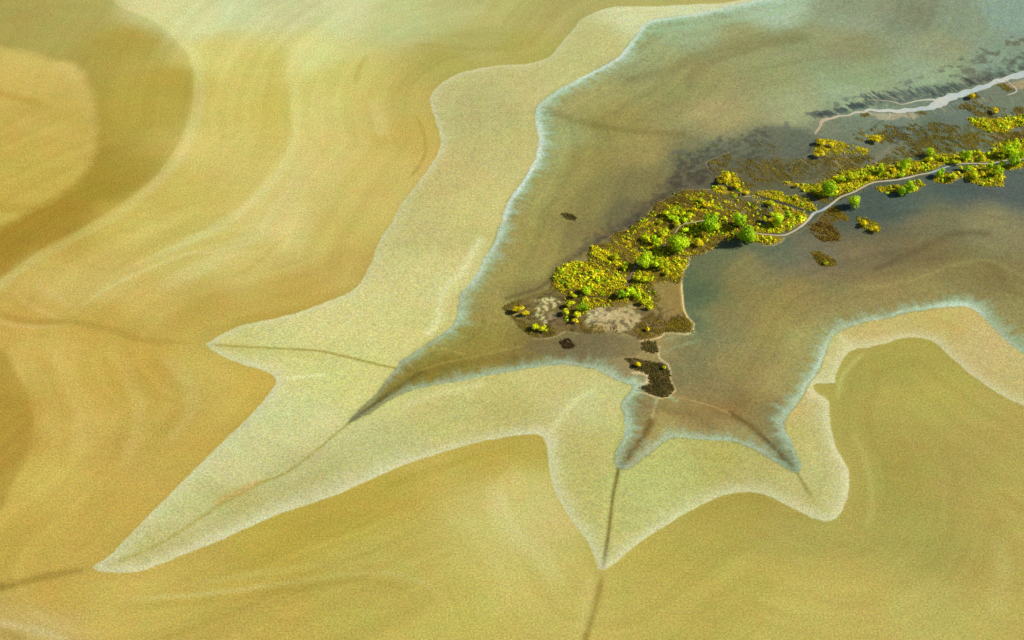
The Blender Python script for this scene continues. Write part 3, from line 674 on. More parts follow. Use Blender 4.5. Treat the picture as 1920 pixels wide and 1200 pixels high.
def water_mat(name, rough=0.25, spec=0.5):
    m, nt, b, out = new_mat(name)
    N, L = nt.nodes, nt.links
    at = N.new('ShaderNodeAttribute'); at.attribute_name = 'tint'
    geo = N.new('ShaderNodeNewGeometry')
    nz = N.new('ShaderNodeTexNoise'); nz.inputs['Scale'].default_value = 1.2; nz.inputs['Detail'].default_value = 4; L.new(geo.outputs['Position'], nz.inputs['Vector'])
    r = N.new('ShaderNodeMapRange'); r.inputs['From Min'].default_value = .3; r.inputs['From Max'].default_value = .7; r.inputs['To Min'].default_value = .9; r.inputs['To Max'].default_value = 1.1
    L.new(nz.outputs['Fac'], r.inputs['Value'])
    x = N.new('ShaderNodeVectorMath'); x.operation = 'SCALE'; L.new(at.outputs['Color'], x.inputs[0]); L.new(r.outputs[0], x.inputs['Scale'])
    L.new(x.outputs[0], b.inputs['Base Color']); b.inputs['Roughness'].default_value = rough; b.inputs['Specular IOR Level'].default_value = spec
    return m


M_ground = ground_mat(); M_leaf = leaf_mat('sunlit_foliage', 0.08); M_grass = leaf_mat('marsh_tussocks', 0.08)
M_bark = bark_mat(); M_river = water_mat('silty_river_water', 0.3, 0.4); M_creek = water_mat('creek_silt_sky_tint', 0.6, 0.2)

# ------------------------------------------------------------------ ground meshes (one sheet with far margins, parted by zone)
steps = np.cumsum(CELL * 1.32 ** np.arange(1, 29))
steps = steps[steps < 14000]
ex = np.concatenate([xs[0] - steps[::-1], xs, xs[-1] + steps])
ey = np.concatenate([ys[0] - steps[::-1], ys, ys[-1] + steps])
ns = len(steps)
ix = np.clip(np.arange(len(ex)) - ns, 0, nx - 1); iy = np.clip(np.arange(len(ey)) - ns, 0, ny - 1)
EX, EY = np.meshgrid(ex, ey)
EZ = Z[iy[:, None], ix[None, :]]
ECOL = col[iy[:, None], ix[None, :]]
zone = np.where(zi > 0.5, 2, np.where(zo > 0.5, 1, 0))[iy[:, None], ix[None, :]]
hh, ww = EX.shape
idx = np.arange(hh * ww).reshape(hh, ww)
quads = np.stack([idx[:-1, :-1], idx[:-1, 1:], idx[1:, 1:], idx[1:, :-1]], -1).reshape(-1, 4)
zq = zone[:-1, :-1].ravel()
VV = np.stack([EX, EY, EZ], -1).reshape(-1, 3); CC = ECOL.reshape(-1, 3)
for z, nm in ((0, 'sand_flat'), (1, 'pale_sand_bank'), (2, 'mud_flat')):
    q = quads[zq == z]
    used, inv = np.unique(q.ravel(), return_inverse=True)
    o = link(nm, mesh_np(nm, VV[used], inv.reshape(-1, 4), 4, [M_ground], CC[used]))
    tag(o, kind='structure')


# ------------------------------------------------------------------ river and creek ribbons
def ribbon(name, pts, mat, cols, lift=0.07, across=6, rag=0.15, smoothing=1.0):
    a = np.array(pts, float)
    w = W(a[:, :2]); hw = a[:, 2] * np.array([mpp(*p[:2]) for p in pts])
    full = smooth_line(np.column_stack([w, hw, np.arange(len(a))]), smoothing)
    c, hw, par = full[:, :2], full[:, 2], full[:, 3]
    t = np.gradient(c, axis=0); t /= np.linalg.norm(t, axis=1)[:, None]
    n = np.stack([-t[:, 1], t[:, 0]], 1)
    s = np.arange(len(c))
    hl = hw * (1 + rag * fbm(s, s * 0, 4, 3, 3)); hr = hw * (1 + rag * fbm(s, s * 0 + 9, 4, 6, 3))
    V = []; CO = []
    cs = np.array([lin(k) for k in cols]); kk = np.linspace(0, par[-1], len(cols))
    for j in range(across + 1):
        u = j / across * 2 - 1
        off = np.where(u < 0, u * hl, u * hr)
        p = c + n * off[:, None]
        V.append(np.column_stack([p, H(p[:, 0], p[:, 1]) + lift]))
        b = np.stack([np.interp(par, kk, cs[:, i]) for i in range(3)], 1)
        edge = abs(u) ** 3
        CO.append(b * (1 - 0.35 * edge) + lin((206, 190, 150)) * 0.35 * edge)
    V = np.stack(V, 1); CO = np.stack(CO, 1); m = len(c)
    id_ = np.arange(m * (across + 1)).reshape(m, across + 1)
    F = np.stack([id_[:-1, :-1], id_[1:, :-1], id_[1:, 1:], id_[:-1, 1:]], -1).reshape(-1, 4)[:, ::-1]
    return V.reshape(-1, 3), F, CO.reshape(-1, 3)


def ribbons(name, specs, mat):
    VS, FS, CS = [], [], []; n = 0
    for i, (pts, cols, kw) in enumerate(specs):
        v, f, c = ribbon(name, pts, mat, cols, lift=0.07 + 0.006 * i, **kw)
        VS.append(v); FS.append(f + n); CS.append(c); n += len(v)
    o = link(name, mesh_np(name, np.vstack(VS), np.vstack(FS), 4, [mat], np.vstack(CS)))
    return tag(o, kind='structure')


RIV = [(1528,253,1.6),(1532,247,2.6),(1538,238,3.2),(1540,230,3.6),(1548,226,4.4),(1558,224,3),(1572,219,3.2),(1590,218,2.4),(1605,212,3.2),(1618,212,3),(1631,207,4.2),(1648,210,4.0),(1664,208,4.6),(1680,210,5.2),(1697,208,6),(1714,207,5),(1730,205,6.5),(1745,203,7.5),(1758,196,10),(1769,190,10.5),(1784,183,9.5),(1798,180,7),(1811,174,7.4),(1825,171,5.8),(1839,165,6.6),(1853,161,5.6),(1868,154,6.2),(1882,151,6),(1894,146,7),(1920,141,8.5),(1980,128,12),(2100,100,12),(2300,60,14)]
PK = (200, 182, 150); BL = (196, 212, 208); WH = (216, 220, 206)
ribbons('river', [(RIV, [PK, PK, (206,192,165), (214,206,182), WH, WH, BL, WH, (200,218,214), BL, WH, BL, BL], {'rag': 0.55, 'smoothing': 0.7}),
                  ([(1632,188,1),(1660,190,1.6),(1676,193,1.8),(1690,197,1.5),(1705,194,2),(1722,190,2),(1745,188,3),(1760,190,3)], [(170,168,140), (196,188,160), WH], {}),
                  ([(1885,152,1.5),(1896,160,1.8),(1906,171,2),(1898,177,1.6),(1888,180,1)], [(196,186,156), (206,200,176)], {}),
                  ([(1660,180,.6),(1675,185,1),(1686,188,.8)], [(190,184,156)], {}),
                  ([(1668,213,1),(1668,220,1.2),(1658,229,.8)], [(214,208,176)], {}),
                  ([(1702,213,.8),(1708,221,1.6),(1713,229,.8)], [(186,172,134)], {})], M_river)
CRK = [(1408,439,1.2),(1425,441,1.5),(1460,444,1.7),(1480,440,1.9),(1500,428,2.2),(1514,416,2.6),(1526,402,2.8),(1542,396,2.8),(1560,384,2.2),(1576,372,2.0),(1600,363,2.0),(1616,354,2.1),(1640,344,2.0),(1671,341,1.9),(1701,336,2.2),(1719,331,1.8),(1741,327,2.0),(1754,323,2.4),(1780,314,1.7),(1806,309,1.5),(1850,309,1.3),(1872,306,1.2),(1894,302,1.4),(1930,300,1.4),(2100,290,1.5)]
cc0 = (198, 186, 148)
ribbons('creek', [(CRK, [cc0, cc0, (206,196,166), (214,206,180), (160,190,205), (206,196,166), cc0, cc0, (206,200,176), cc0, (160,185,195), cc0, (214,206,176), cc0, cc0], {'across': 4}),  # blue stops paint sky reflection into the wet silt colour
                  ([(1266,440,1),(1270,432,1.1),(1277,425,1.3),(1287,421,1.3),(1300,419,1.3),(1312,417,1.3),(1326,415,1)], [(176,170,130), (206,196,150)], {'across': 4}),
                  ([(1388,369,.8),(1396,371,1.2),(1410,370,1.1),(1416,368,.6)], [(190,172,128)], {'across': 4}),
                  ([(1244,455,1.6),(1241,460,2.2),(1246,464,1.4)], [(70,88,104)], {'across': 4}),
                  ([(1204,489,1.2),(1196,497,1.6),(1188,508,1.4),(1180,525,1.1),(1175,538,1)], [(86,98,100), (120,122,108)], {'across': 4})], M_creek)

# ------------------------------------------------------------------ foliage builders
def leaves(cent, radii, n, size, base, var, flat=0.5, dome=False, lumps=1, rg=rng):
    """n leaf-clump triangles through an uneven crown; returns V(n*3), C"""
    k = lumps
    lc = rg.normal(size=(k, 3)); lc /= np.linalg.norm(lc, axis=1)[:, None]
    lc *= (rg.uniform(0.22, 0.80, (k, 1)))
    if dome: lc[:, 2] = np.abs(lc[:, 2])
    lr = rg.uniform(0.26, 0.62, k); lr[0] = 0.62; lc[0] *= 0.3
    if k == 1: lc[:] = 0; lr[:] = 1
    w = rg.integers(0, k, n)
    d = rg.normal(size=(n, 3)); d /= np.linalg.norm(d, axis=1)[:, None]
    if dome: d[:, 2] = np.abs(d[:, 2])
    r = rg.uniform(0.80, 1.05, n)
    r[rg.random(n) < 0.18] *= 0.8
    p = (lc[w] + d * (lr[w] * r)[:, None])
    R = np.array(radii)
    pos = p * R + np.array(cent)
    nrm = d * 0.9 + rg.normal(size=(n, 3)) * flat + np.array([0, 0, 0.12])
    nrm /= np.linalg.norm(nrm, axis=1)[:, None]
    a = np.cross(nrm, rg.normal(size=(n, 3))); a /= np.linalg.norm(a, axis=1)[:, None] + 1e-9
    b = np.cross(nrm, a)
    s = size * rg.uniform(0.6, 1.3, (n, 1))
    v0 = pos + a * s; v1 = pos - a * s * 0.5 + b * s * 0.87; v2 = pos - a * s * 0.5 - b * s * 0.87
    V = np.stack([v0, v1, v2], 1).reshape(-1, 3)
    tone = 1 + var * rg.normal(size=n) * 0.5
    lt = 1 + 0.18 * rg.normal(size=k)
    c = np.asarray(base)[None, :] * (np.clip(tone * lt[w], 0.5, 1.6))[:, None]
    return V, np.repeat(c, 3, 0), (lc, lr)


def trunk_mesh(name, r, h, rg):
    """tapered leaning trunk with limbs"""
    V, F = [], []
    def tube(p0, p1, r0, r1, seg=5, rings=4):
        p0 = np.array(p0, float); p1 = np.array(p1, float)
        bend = rg.normal(size=3) * np.linalg.norm(p1 - p0) * 0.08
        base = len(V)
        ax = p1 - p0; ax /= np.linalg.norm(ax)
        u = np.cross(ax, [0.3, 0.9, 0.1]); u /= np.linalg.norm(u); v = np.cross(ax, u)
        for i in range(rings + 1):
            t = i / rings; c = p0 + (p1 - p0) * t + bend * math.sin(math.pi * t); rr = r0 + (r1 - r0) * t
            for j in range(seg):
                a = 2 * math.pi * j / seg
                V.append(c + (u * math.cos(a) + v * math.sin(a)) * rr)
        for i in range(rings):
            for j in range(seg):
                F.append((base + i * seg + j, base + i * seg + (j + 1) % seg, base + (i + 1) * seg + (j + 1) % seg, base + (i + 1) * seg + j))
    top = (rg.normal() * r * .1, rg.normal() * r * .1, h * 0.62)
    tube((0, 0, -0.3), top, max(.07, r * .075), max(.04, r * .045))
    for i in range(5):
        a = 2 * math.pi * (i + rg.random() * .6) / 5
        st = np.array(top) * rg.uniform(.5, 1.0)
        tube(st, (math.cos(a) * r * .6, math.sin(a) * r * .6, h * rg.uniform(.7, 1.05)), max(.035, r * .035), .015, 4, 3)
    return mesh_np(name, np.array(V), np.array(F), 4, [M_bark])


LIME = np.array([0.56, 0.76, 0.010]); GREEN = np.array([0.38, 0.62, 0.010]); YEL = np.array([0.80, 0.66, 0.010]); YG = np.array([0.64, 0.68, 0.010]); OLI = np.array([0.34, 0.27, 0.018])
TONES = {'g': GREEN, 'l': LIME, 'y': YEL, 'm': YG, 'o': OLI}

#  photograph x, y, crown radius px, tone, label
TREES = [
(1270,455,19,'l','largest round lime-green tree, alone below the short pale creek in the middle of the marsh'),
(1332,418,16,'g','green tree with a wide crown at the right end of the short inner creek'),
(1386,413,13,'g','round green tree just above and left of the big leaning tree'),
(1400,436,19,'g','big dark-green leaning tree on the lower marsh edge with the longest shadow'),
(1257,410,7,'l','small lime tree with a dark hole-like shadow, left in the upper cluster of the marsh'),
(1243,437,10,'m','yellow-green bushy tree up and left of the largest round tree'),
(1227,451,8,'l','lime tree left of the largest round tree, lower of the pair there'),
(1210,446,7,'m','yellow-green bush at the far left of the pair beside the largest round tree'),
(1286,433,6.5,'l','small upright lime tree directly above the largest round tree'),
(1283,413,6.5,'l','small round tree just above the bend of the short inner creek'),
(1212,489,14,'l','ragged lime tree over the dark ditch in the lower middle of the marsh'),
(1245,496,11,'m','loose yellow-green tree right of the ragged tree over the ditch'),
(1153,482,7,'m','small yellow-green tree farthest left in the open scrub of the middle marsh'),
(1171,502,6,'m','small bright tree in the yellow grass left of the dark ditch'),
(1267,399,9,'m','broad yellow-green bush at the top of the upper cluster'),
(1291,406,8,'m','yellowish bush on the right of the upper cluster'),
(1316,440,7,'o','dull olive tree below the green tree at the end of the inner creek'),
(1342,402,7,'m','pale yellow-green bush above the green tree at the end of the inner creek'),
(1358,411,6,'m','small bush between the two green trees above the dark hollow'),
(1270,420,7,'m','yellow-green bush left of the bend of the short inner creek'),
(1315,377,6,'m','bush with a pale green top standing alone near the upper marsh edge'),
(1313,457,8,'y','golden bush near the lower marsh edge right of the largest round tree'),
(1460,411,11,'l','lime tree, left one of the pair inside the big creek bend'),
(1478,404,9,'g','round green tree, right one of the pair inside the big creek bend'),
(1447,384,6.5,'m','small yellow-green tree beside the long dark shadow line below the yellow bank'),
(1556,355,13,'g','round green tree with a dark shaded side above the creek where it turns'),
(1596,331,10,'m','broad yellow-green tree up and right of the round tree at the creek turn'),
(1579,337,7,'l','small lime tree between the round tree at the creek turn and the broad one'),
(1602,378,11,'l','lone tree just below the creek, throwing a black shadow on the bare mud'),
(1363,335,9,'y','yellow clump at the top of the small upper-left thicket'),
(1381,349,7.5,'y','yellow bush on the right of the small upper-left thicket'),
(1351,341,6,'y','yellow bush on the left of the small upper-left thicket'),
(1401,362,5,'y','last yellow bush at the right tail of the upper-left thicket'),
(1433,413,6.5,'m','bush with a black shadow left of the pair in the big creek bend'),
(1495,348,5,'y','small yellow bush at the left tip of the long upper band of scrub'),
(1747,286,8.5,'l','upright lime tree on the upper edge of the band, first from the left there'),
(1811,291,10,'l','lime tree with a wide dark shadow on the upper edge, midway along the right band'),
(1835,286,6.5,'m','small tree just right of the one with the wide shadow on the upper edge'),
(1896,280,14,'l','biggest tree at the right end of the band, above the creek'),
(1905,302,11,'g','dark-green tree at the right end where the creek passes behind it'),
(1918,288,8,'l','lime tree cut by the right edge of the picture'),
(1697,307,9.5,'l','lime tree at the middle of the long band above the creek'),
(1651,319,8,'l','lime tree left of a short dark drainage cut in the long band'),
(1791,304,6.5,'m','small tree just above the creek at the start of its straight right stretch'),
(1763,324,8.5,'g','green tree on the creek where the water shows pale blue'),
(1787,331,8,'m','yellow-green tree below the creek, next to the one by the pale blue water'),
(1803,316,6,'m','small tree touching the creek between the blue water and the straight stretch'),
(1826,330,8.5,'m','yellow-green tree in the golden clump below the straight creek stretch'),
(1817,318,7,'g','dark green bush immediately below the straight stretch of creek'),
(1856,312,8.5,'l','lime tree standing on the straight stretch of creek'),
(1870,320,8.5,'l','lime tree below the creek near the right picture edge'),
(1708,350,10.5,'g','dark-green tree on the islet-like clump below the creek, the right one'),
(1691,357,8.5,'g','low dark tree on the clump below the creek, left of the taller one'),
(1688,330,5.5,'g','small dark bush in a notch just above the creek'),
(1571,337,6,'m','small bush on the upper left shoulder of the tree at the creek turn'),
(1662,327,6.5,'m','yellow-green bush right below the short dark drainage cut'),
(1720,318,6,'y','golden bush in the band above the creek, right of the middle'),
(1675,320,6,'y','golden bush in the band between two lime trees'),
(1251,402,7,'m','yellow-green bush at the upper left of the upper cluster, touching the broad one'),
(1279,401,7,'m','small bush squeezed between the broad bush and the yellowish bush of the upper cluster'),
(1300,395,6,'y','golden bush right of the upper cluster'),
(1323,386,6,'y','golden bush below the one with a pale green top'),
(1238,418,5.5,'m','lowest left bush of the upper cluster, at its outer edge'),
(1266,411,6,'l','lime bush in the very middle of the upper cluster'),
(1216,477,7,'m','yellow-green bush on top of the ragged tree over the ditch'),
(1229,495,8,'l','lime bush between the ragged tree over the ditch and the loose one on its right'),
(1249,512,6.5,'m','bush at the foot of the loose yellow-green tree'),
(1320,425,7,'l','lime bush at the left foot of the green tree ending the inner creek'),
(1346,427,7,'m','yellow-green bush at the right foot of the green tree ending the inner creek'),
(1411,449,7,'l','lime bush under the right side of the big leaning tree'),
(1452,420,7,'m','bush at the left foot of the pair in the big creek bend'),
(1448,403,6,'m','bush up and left of the pair inside the big creek bend'),
(1540,362,6,'y','golden bush left of the round tree at the creek turn'),
(1612,330,7,'m','bush along the band just right of the broad yellow-green tree'),
(1630,335,6,'y','golden bush close above the creek, left of the long band middle'),
(1740,300,7,'m','bush in the band below the upright lime tree'),
(1770,297,6,'m','bush in the band between the upright lime tree and the wide-shadow tree'),
(1841,297,6.5,'m','bush above the straight stretch of creek, below the small upper tree'),
(1876,292,8,'m','yellow-green bush left of the biggest right-hand tree'),
(1880,308,7,'l','lime bush between the creek and the dark-green tree at the right end'),
(1843,328,7,'y','golden bush in the clump below the straight stretch, right of its yellow-green tree'),
(1098,543,9,'l','lime tree with a dark triangular shadow in the lower left marsh'),
(1166,551,9,'g','dark-green tree at the left end of the diagonal hedge'),
(1181,547,8,'l','lime tree second in the diagonal hedge, beside the dark-green one'),
(1193,556,7,'l','lime bush in the middle of the diagonal hedge'),
(1207,567,7.5,'m','bright bush low in the diagonal hedge'),
(1218,576,6,'m','last bush at the lower right end of the diagonal hedge'),
(1067,571,8,'m','yellow-green bush, top left of the ragged lower-left thicket'),
(1094,577,9,'g','dark leafy bush, right side of the ragged lower-left thicket'),
(1061,585,7,'m','bush at the left of the ragged lower-left thicket'),
(1083,592,7.5,'m','bush in the lower middle of the ragged lower-left thicket'),
(1078,602,6,'y','lowest golden bush of the ragged lower-left thicket'),
(1076,556,6,'m','bush at the very top of the ragged lower-left thicket'),
(1194,523,7,'m','left bush of the short row below the dark ditch'),
(1206,526,7,'m','middle bush of the short row below the dark ditch'),
(1218,525,6,'m','right bush of the short row below the dark ditch'),
(1215,618,5,'y','lone small yellow bush on the brown southern tip'),
(1194,683,6,'y','bright yellow bush on the brown tail islet'),
(1246,689,4.5,'m','tiny green bush on the right rim of the brown tail islet'),
(970,580,8.5,'y','golden bush at the extreme left tip of the marsh'),
(986,588,7,'y','golden bush just right of the one at the extreme left tip'),
(1004,614,7.5,'m','lime bush on the lower left shore, left of two'),
(1018,618,7,'m','lime bush on the lower left shore, right of two'),
(1622,419,7,'y','yellow bush on the upper half of the slanting mud islet'),
(1639,428,7,'y','yellow bush on the lower half of the slanting mud islet'),
(1549,492,4,'m','tiny bush with a black shadow on the lowest mud islet'),
(1868,209,6.5,'y','bright yellow bush just below the wide river near the right edge'),
(1822,180,6.5,'y','yellow bush at the river bank below its widest bend'),
(1536,289,8.5,'y','rounded yellow bush at the lower left end of the upper yellow thicket'),
(1541,267,7,'y','yellow bush at the upper left end of the upper yellow thicket'),
(1560,272,6,'y','yellow bush along the top of the upper yellow thicket'),
(1641,262,7.5,'y','flat yellow bush alone right of the upper yellow thicket'),
]

for i, (px, py, r, tone, label) in enumerate(TREES):
    rg = np.random.default_rng(100 + i)
    s = mpp(px, py); R = r * s * (1.06 if r > 13 else 1.2)
    tree = r >= 8 and tone in 'gl'
    zc = R * (1.02 if tree else 0.62)
    rz = R * (0.98 if tree else 0.62)
    x, y = P(px, py, zc + 0.4)
    x, y = float(x), float(y); g = float(H(x, y))
    root = bpy.data.objects.new('tree' if tree else 'shrub', None)
    C.objects.link(root); root.location = (x, y, g)
    root.empty_display_size = 0.5
    tag(root, label, 'tree' if tree else 'shrub', 'trees of the marsh' if tree else 'shrubs of the marsh')
    n = int(np.clip(230 * R * R, 260, 3400))
    base = TONES[tone] * rg.uniform(0.9, 1.1)
    V, c, (lc, lr) = leaves((0, 0, zc), (R * rg.uniform(.85, 1.2), R * rg.uniform(.8, 1.1), rz * rg.uniform(.85, 1.05)), n, 0.16 + 0.03 * R, base, 0.35, 0.26, dome=not tree, lumps=int(np.clip(R * 4.5, 6, 18)), rg=rg)
    keep = V.reshape(-1, 3, 3)[:, :, 2].min(1) > -0.05
    V = V.reshape(-1, 3, 3)[keep].reshape(-1, 3); c = c.reshape(-1, 3, 3)[keep].reshape(-1, 3)
    F = np.arange(len(V)).reshape(-1, 3)
    # inner leafy masses that close the crown, with faceted leafy surface
    cr_o = link('crown', mesh_np('crown', V, F, 3, [M_leaf], c), root)
    # twiggy mass inside, same crown mesh kind
    tr = link('trunk' if tree else 'stem', trunk_mesh('trunk', R, zc * (1.25 if tree else 1.2), rg), root)

# ------------------------------------------------------------------ tussock cover
def scatter(poly, dens, rmin, rmax, cols, weights, hgt=0.8, rag=0.25, holes=None, seed=0, streak=True):
    p = W(poly)
    rg = np.random.default_rng(1000 + seed)
    x0, y0 = p.min(0) - .5; x1, y1 = p.max(0) + .5
    n = int((x1 - x0) * (y1 - y0) * dens)
    X = rg.uniform(x0, x1, n); Y = rg.uniform(y0, y1, n)
    jx = X + rag * rg.normal(size=n); jy = Y + rag * rg.normal(size=n)
    m = inside(p, jx, jy)
    if holes is not None:
        # streaky gaps running down to the right
        a = (X + Y) * .7; b = (X - Y) * .7
        m &= fbm(a, b * .45, 1.6, seed % 9, 3) > holes
    X, Y = X[m], Y[m]; n = len(X)
    r = rg.uniform(rmin, rmax, n)
    ci = rg.choice(len(cols), n, p=np.array(weights) / sum(weights))
    base = np.array([TONES[c] if isinstance(c, str) else lin(c) for c in cols])[ci]
    # patches share a tone
    base = base * (1 + 0.55 * fbm((X + Y), (X - Y) * .45, 2.4, 3 + seed % 5, 3) + 0.15 * fbm(X, Y, 9, 2, 2))[:, None]
    base = np.maximum(base, 0.004)
    return X, Y, r, base, np.full(n, hgt)


DITCH_AND_SHADE = [([(1414,367),(1428,371),(1442,377),(1480,387),(1518,400)], .55), ([(1348,340),(1360,351),(1372,362),(1390,367)], .5),  # tufts keep clear of ditches, creek and the painted bank shadow
         ([(1242,460),(1250,470),(1258,479),(1273,481),(1289,483),(1292,492)], .4), ([(1205,488),(1194,500),(1184,515),(1176,536)], .55),
         ([(1076,545),(1088,553),(1100,558),(1140,558)], .45), ([(1340,412),(1362,420),(1386,432)], .5), ([(1636,310),(1650,320),(1660,326)], .35),
         ([p_[:2] for p_ in CRK], .55), ([(1266,440),(1270,432),(1277,425),(1287,421),(1300,419),(1312,417),(1326,415)], .4)]


def tufts(name, sets, mat=M_grass, origin=None):
    X = np.concatenate([s[0] for s in sets]); Y = np.concatenate([s[1] for s in sets]); r = np.concatenate([s[2] for s in sets])
    B = np.concatenate([s[3] for s in sets]); hg = np.concatenate([s[4] for s in sets])
    ok = np.ones(len(X), bool)
    for q, wd in DITCH_AND_SHADE:
        d_, _ = seg_fields(smooth_line(W(q), 2.0), X, Y, closed=False)
        ok &= d_ > wd + r * 0.35
    X, Y, r, B, hg = X[ok], Y[ok], r[ok], B[ok], hg[ok]
    n = len(X); k = 9
    rg = np.random.default_rng(5)
    Z0 = H(X, Y)
    d = rg.normal(size=(n, k, 3)); d /= np.linalg.norm(d, axis=2)[..., None]; d[..., 2] = np.abs(d[..., 2])
    pos = np.stack([X, Y, Z0], 1)[:, None, :] + d * np.stack([r, r, r * hg], 1)[:, None, :] * rg.uniform(.7, 1.05, (n, k, 1))
    nr = d + rg.normal(size=(n, k, 3)) * .28 + np.array([0, 0, .25]); nr /= np.linalg.norm(nr, axis=2)[..., None]
    a = np.cross(nr, rg.normal(size=(n, k, 3))); a /= np.linalg.norm(a, axis=2)[..., None] + 1e-9; b = np.cross(nr, a)
    s = (r * .55)[:, None, None] * rg.uniform(.7, 1.3, (n, k, 1))
    V = np.stack([pos + a * s, pos - a * s * .5 + b * s * .87, pos - a * s * .5 - b * s * .87], 2).reshape(-1, 3)
    c = np.repeat((B[:, None, :] * rg.uniform(.75, 1.25, (n, k, 1))).reshape(-1, 3), 3, 0)
    if origin is not None: V = V - np.array(origin)
    o = link(name, mesh_np(name, V, np.arange(len(V)).reshape(-1, 3), 3, [mat], c))
    if origin is not None: o.location = origin
    return o


YL = ['y', 'm', (196,150,20), (150,140,24)]; YW = [5, 2.4, 1.4, 1.8]
OL = ['o', (160,134,34), (130,124,34), (186,150,36)]; OW = [4, 3, 2, 1.5]
BR = [(124,104,48), (110,98,48), (140,122,50), (94,98,48)]; BW = [3, 3, 2, 2]
olive = [
 ([(1280,358),(1310,360),(1330,365),(1360,366),(1400,380),(1445,388),(1435,410),(1410,428),(1440,440),(1404,452),(1370,450),(1350,455),(1335,468),(1320,477),(1290,483),(1290,497),(1282,507),(1278,530),(1268,534),(1245,526),(1222,533),(1236,560),(1230,582),(1215,575),(1185,560),(1175,563),(1150,575),(1106,582),(1062,605),(1052,590),(1066,556),(1040,545),(1036,520),(1060,498),(1100,492),(1103,472),(1113,461),(1146,456),(1142,447),(1157,436),(1178,432),(1195,418),(1213,407),(1226,393),(1227,383),(1243,378),(1262,370)], 5.0, -0.28),
 ([(1324,309),(1340,300),(1366,288),(1374,300),(1362,312),(1380,330),(1345,330)], 4, -0.25),
 ([(1372,330),(1400,340),(1420,352),(1400,362),(1388,346)], 3, -0.2),
 ([(1262,596),(1291,600),(1299,611),(1295,624),(1274,624),(1250,622)], 7, -0.5),
 ([(1185,618),(1210,600),(1240,592),(1262,602),(1270,624),(1248,623),(1222,635),(1203,638)], 4, -0.15),
 ([(943,578),(960,568),(976,570),(985,592),(1000,604),(1030,612),(1048,626),(1030,632),(1000,630),(985,620),(965,594)], 5, -0.2),
 ([(1095,600),(1130,612),(1170,616),(1160,624),(1100,626),(1060,622),(1068,606)], 2.5, 0.0),
 ([(1500,356),(1545,372),(1572,367),(1605,357),(1640,341),(1714,329),(1747,322),(1750,326),(1714,334),(1640,345),(1605,363),(1566,380),(1550,382),(1534,378)], 5, -0.3),
 ([(1540,296),(1620,294),(1640,300),(1630,312),(1590,322),(1555,338),(1530,345),(1560,320)], 5, -0.12),
 ([(1640,312),(1700,270),(1760,260),(1820,252),(1925,250),(1925,268),(1860,272),(1840,286),(1747,290),(1700,300),(1670,310)], 5, -0.12),
 ([(1790,200),(1830,190),(1850,205),(1890,205),(1925,200),(1925,218),(1860,224),(1835,222)], 5, -0.15),
 ([(1400,262),(1420,262),(1450,275),(1475,284),(1460,290),(1430,278)], 3, -0.1),
 ([(1600,245),(1680,235),(1760,232),(1800,240),(1790,262),(1700,266),(1640,275),(1600,262)], 4, -0.08),
 ([(1380,300),(1500,300),(1560,300),(1540,318),(1480,340),(1420,345),(1380,325)], 3, -0.1),
 ([(1870,157),(1885,159),(1900,170),(1889,173)], 9, -0.6),
 ([(1812,182),(1830,176),(1836,184),(1818,188)], 8, -0.6),
 ([(1718,212),(1728,209),(1738,214),(1730,217)], 8, -0.6),
 ([(1614,216),(1624,213),(1630,217),(1620,220)], 8, -0.6),
]
ys_ = [scatter(p, 20.0, .10, .34, YL, YW, 1.15, .55, -0.2, i) for i, p in enumerate(yellow)]
ys_ += [scatter(p, 0.55, .45, .95, ['m', 'l', 'y', 'g'], [4, 3, 3, 3], 1.15, .5, -0.1, 20 + i) for i, p in enumerate(yellow)]
MARSH = [(1280,358),(1317,358),(1360,368),(1400,380),(1445,388),(1435,410),(1410,428),(1440,440),(1404,452),(1370,450),(1335,466),(1290,483),(1290,497),(1280,528),(1240,530),(1222,533),(1236,560),(1228,580),(1185,562),(1150,575),(1106,582),(1062,605),(1054,588),(1066,556),(1040,545),(1038,515),(1060,498),(1103,490),(1103,472),(1146,456),(1178,432),(1213,407),(1227,383)]
ys_ += [scatter(MARSH, 14.0, .10, .34, YL, YW, .8, .5, 0.34, 33), scatter(MARSH, 0.22, .4, .85, ['m', 'l', 'y', 'g'], [4, 3, 3, 3], .85, .5, 0.0, 36)]
tag(tufts('yellow_marsh_grass', ys_), 'bright yellow tussocky grass covering the marsh on both sides of the creek', 'grass', kind='stuff')
os_ = [scatter(p, dn * 3.0, .09, .28, OL, OW, .6, .6, ho, 40 + i) for i, (p, dn, ho) in enumerate(olive)]
tag(tufts('olive_scrub', os_), 'low olive-brown scrub between the yellow grass and the shoreline', 'scrub', kind='stuff')

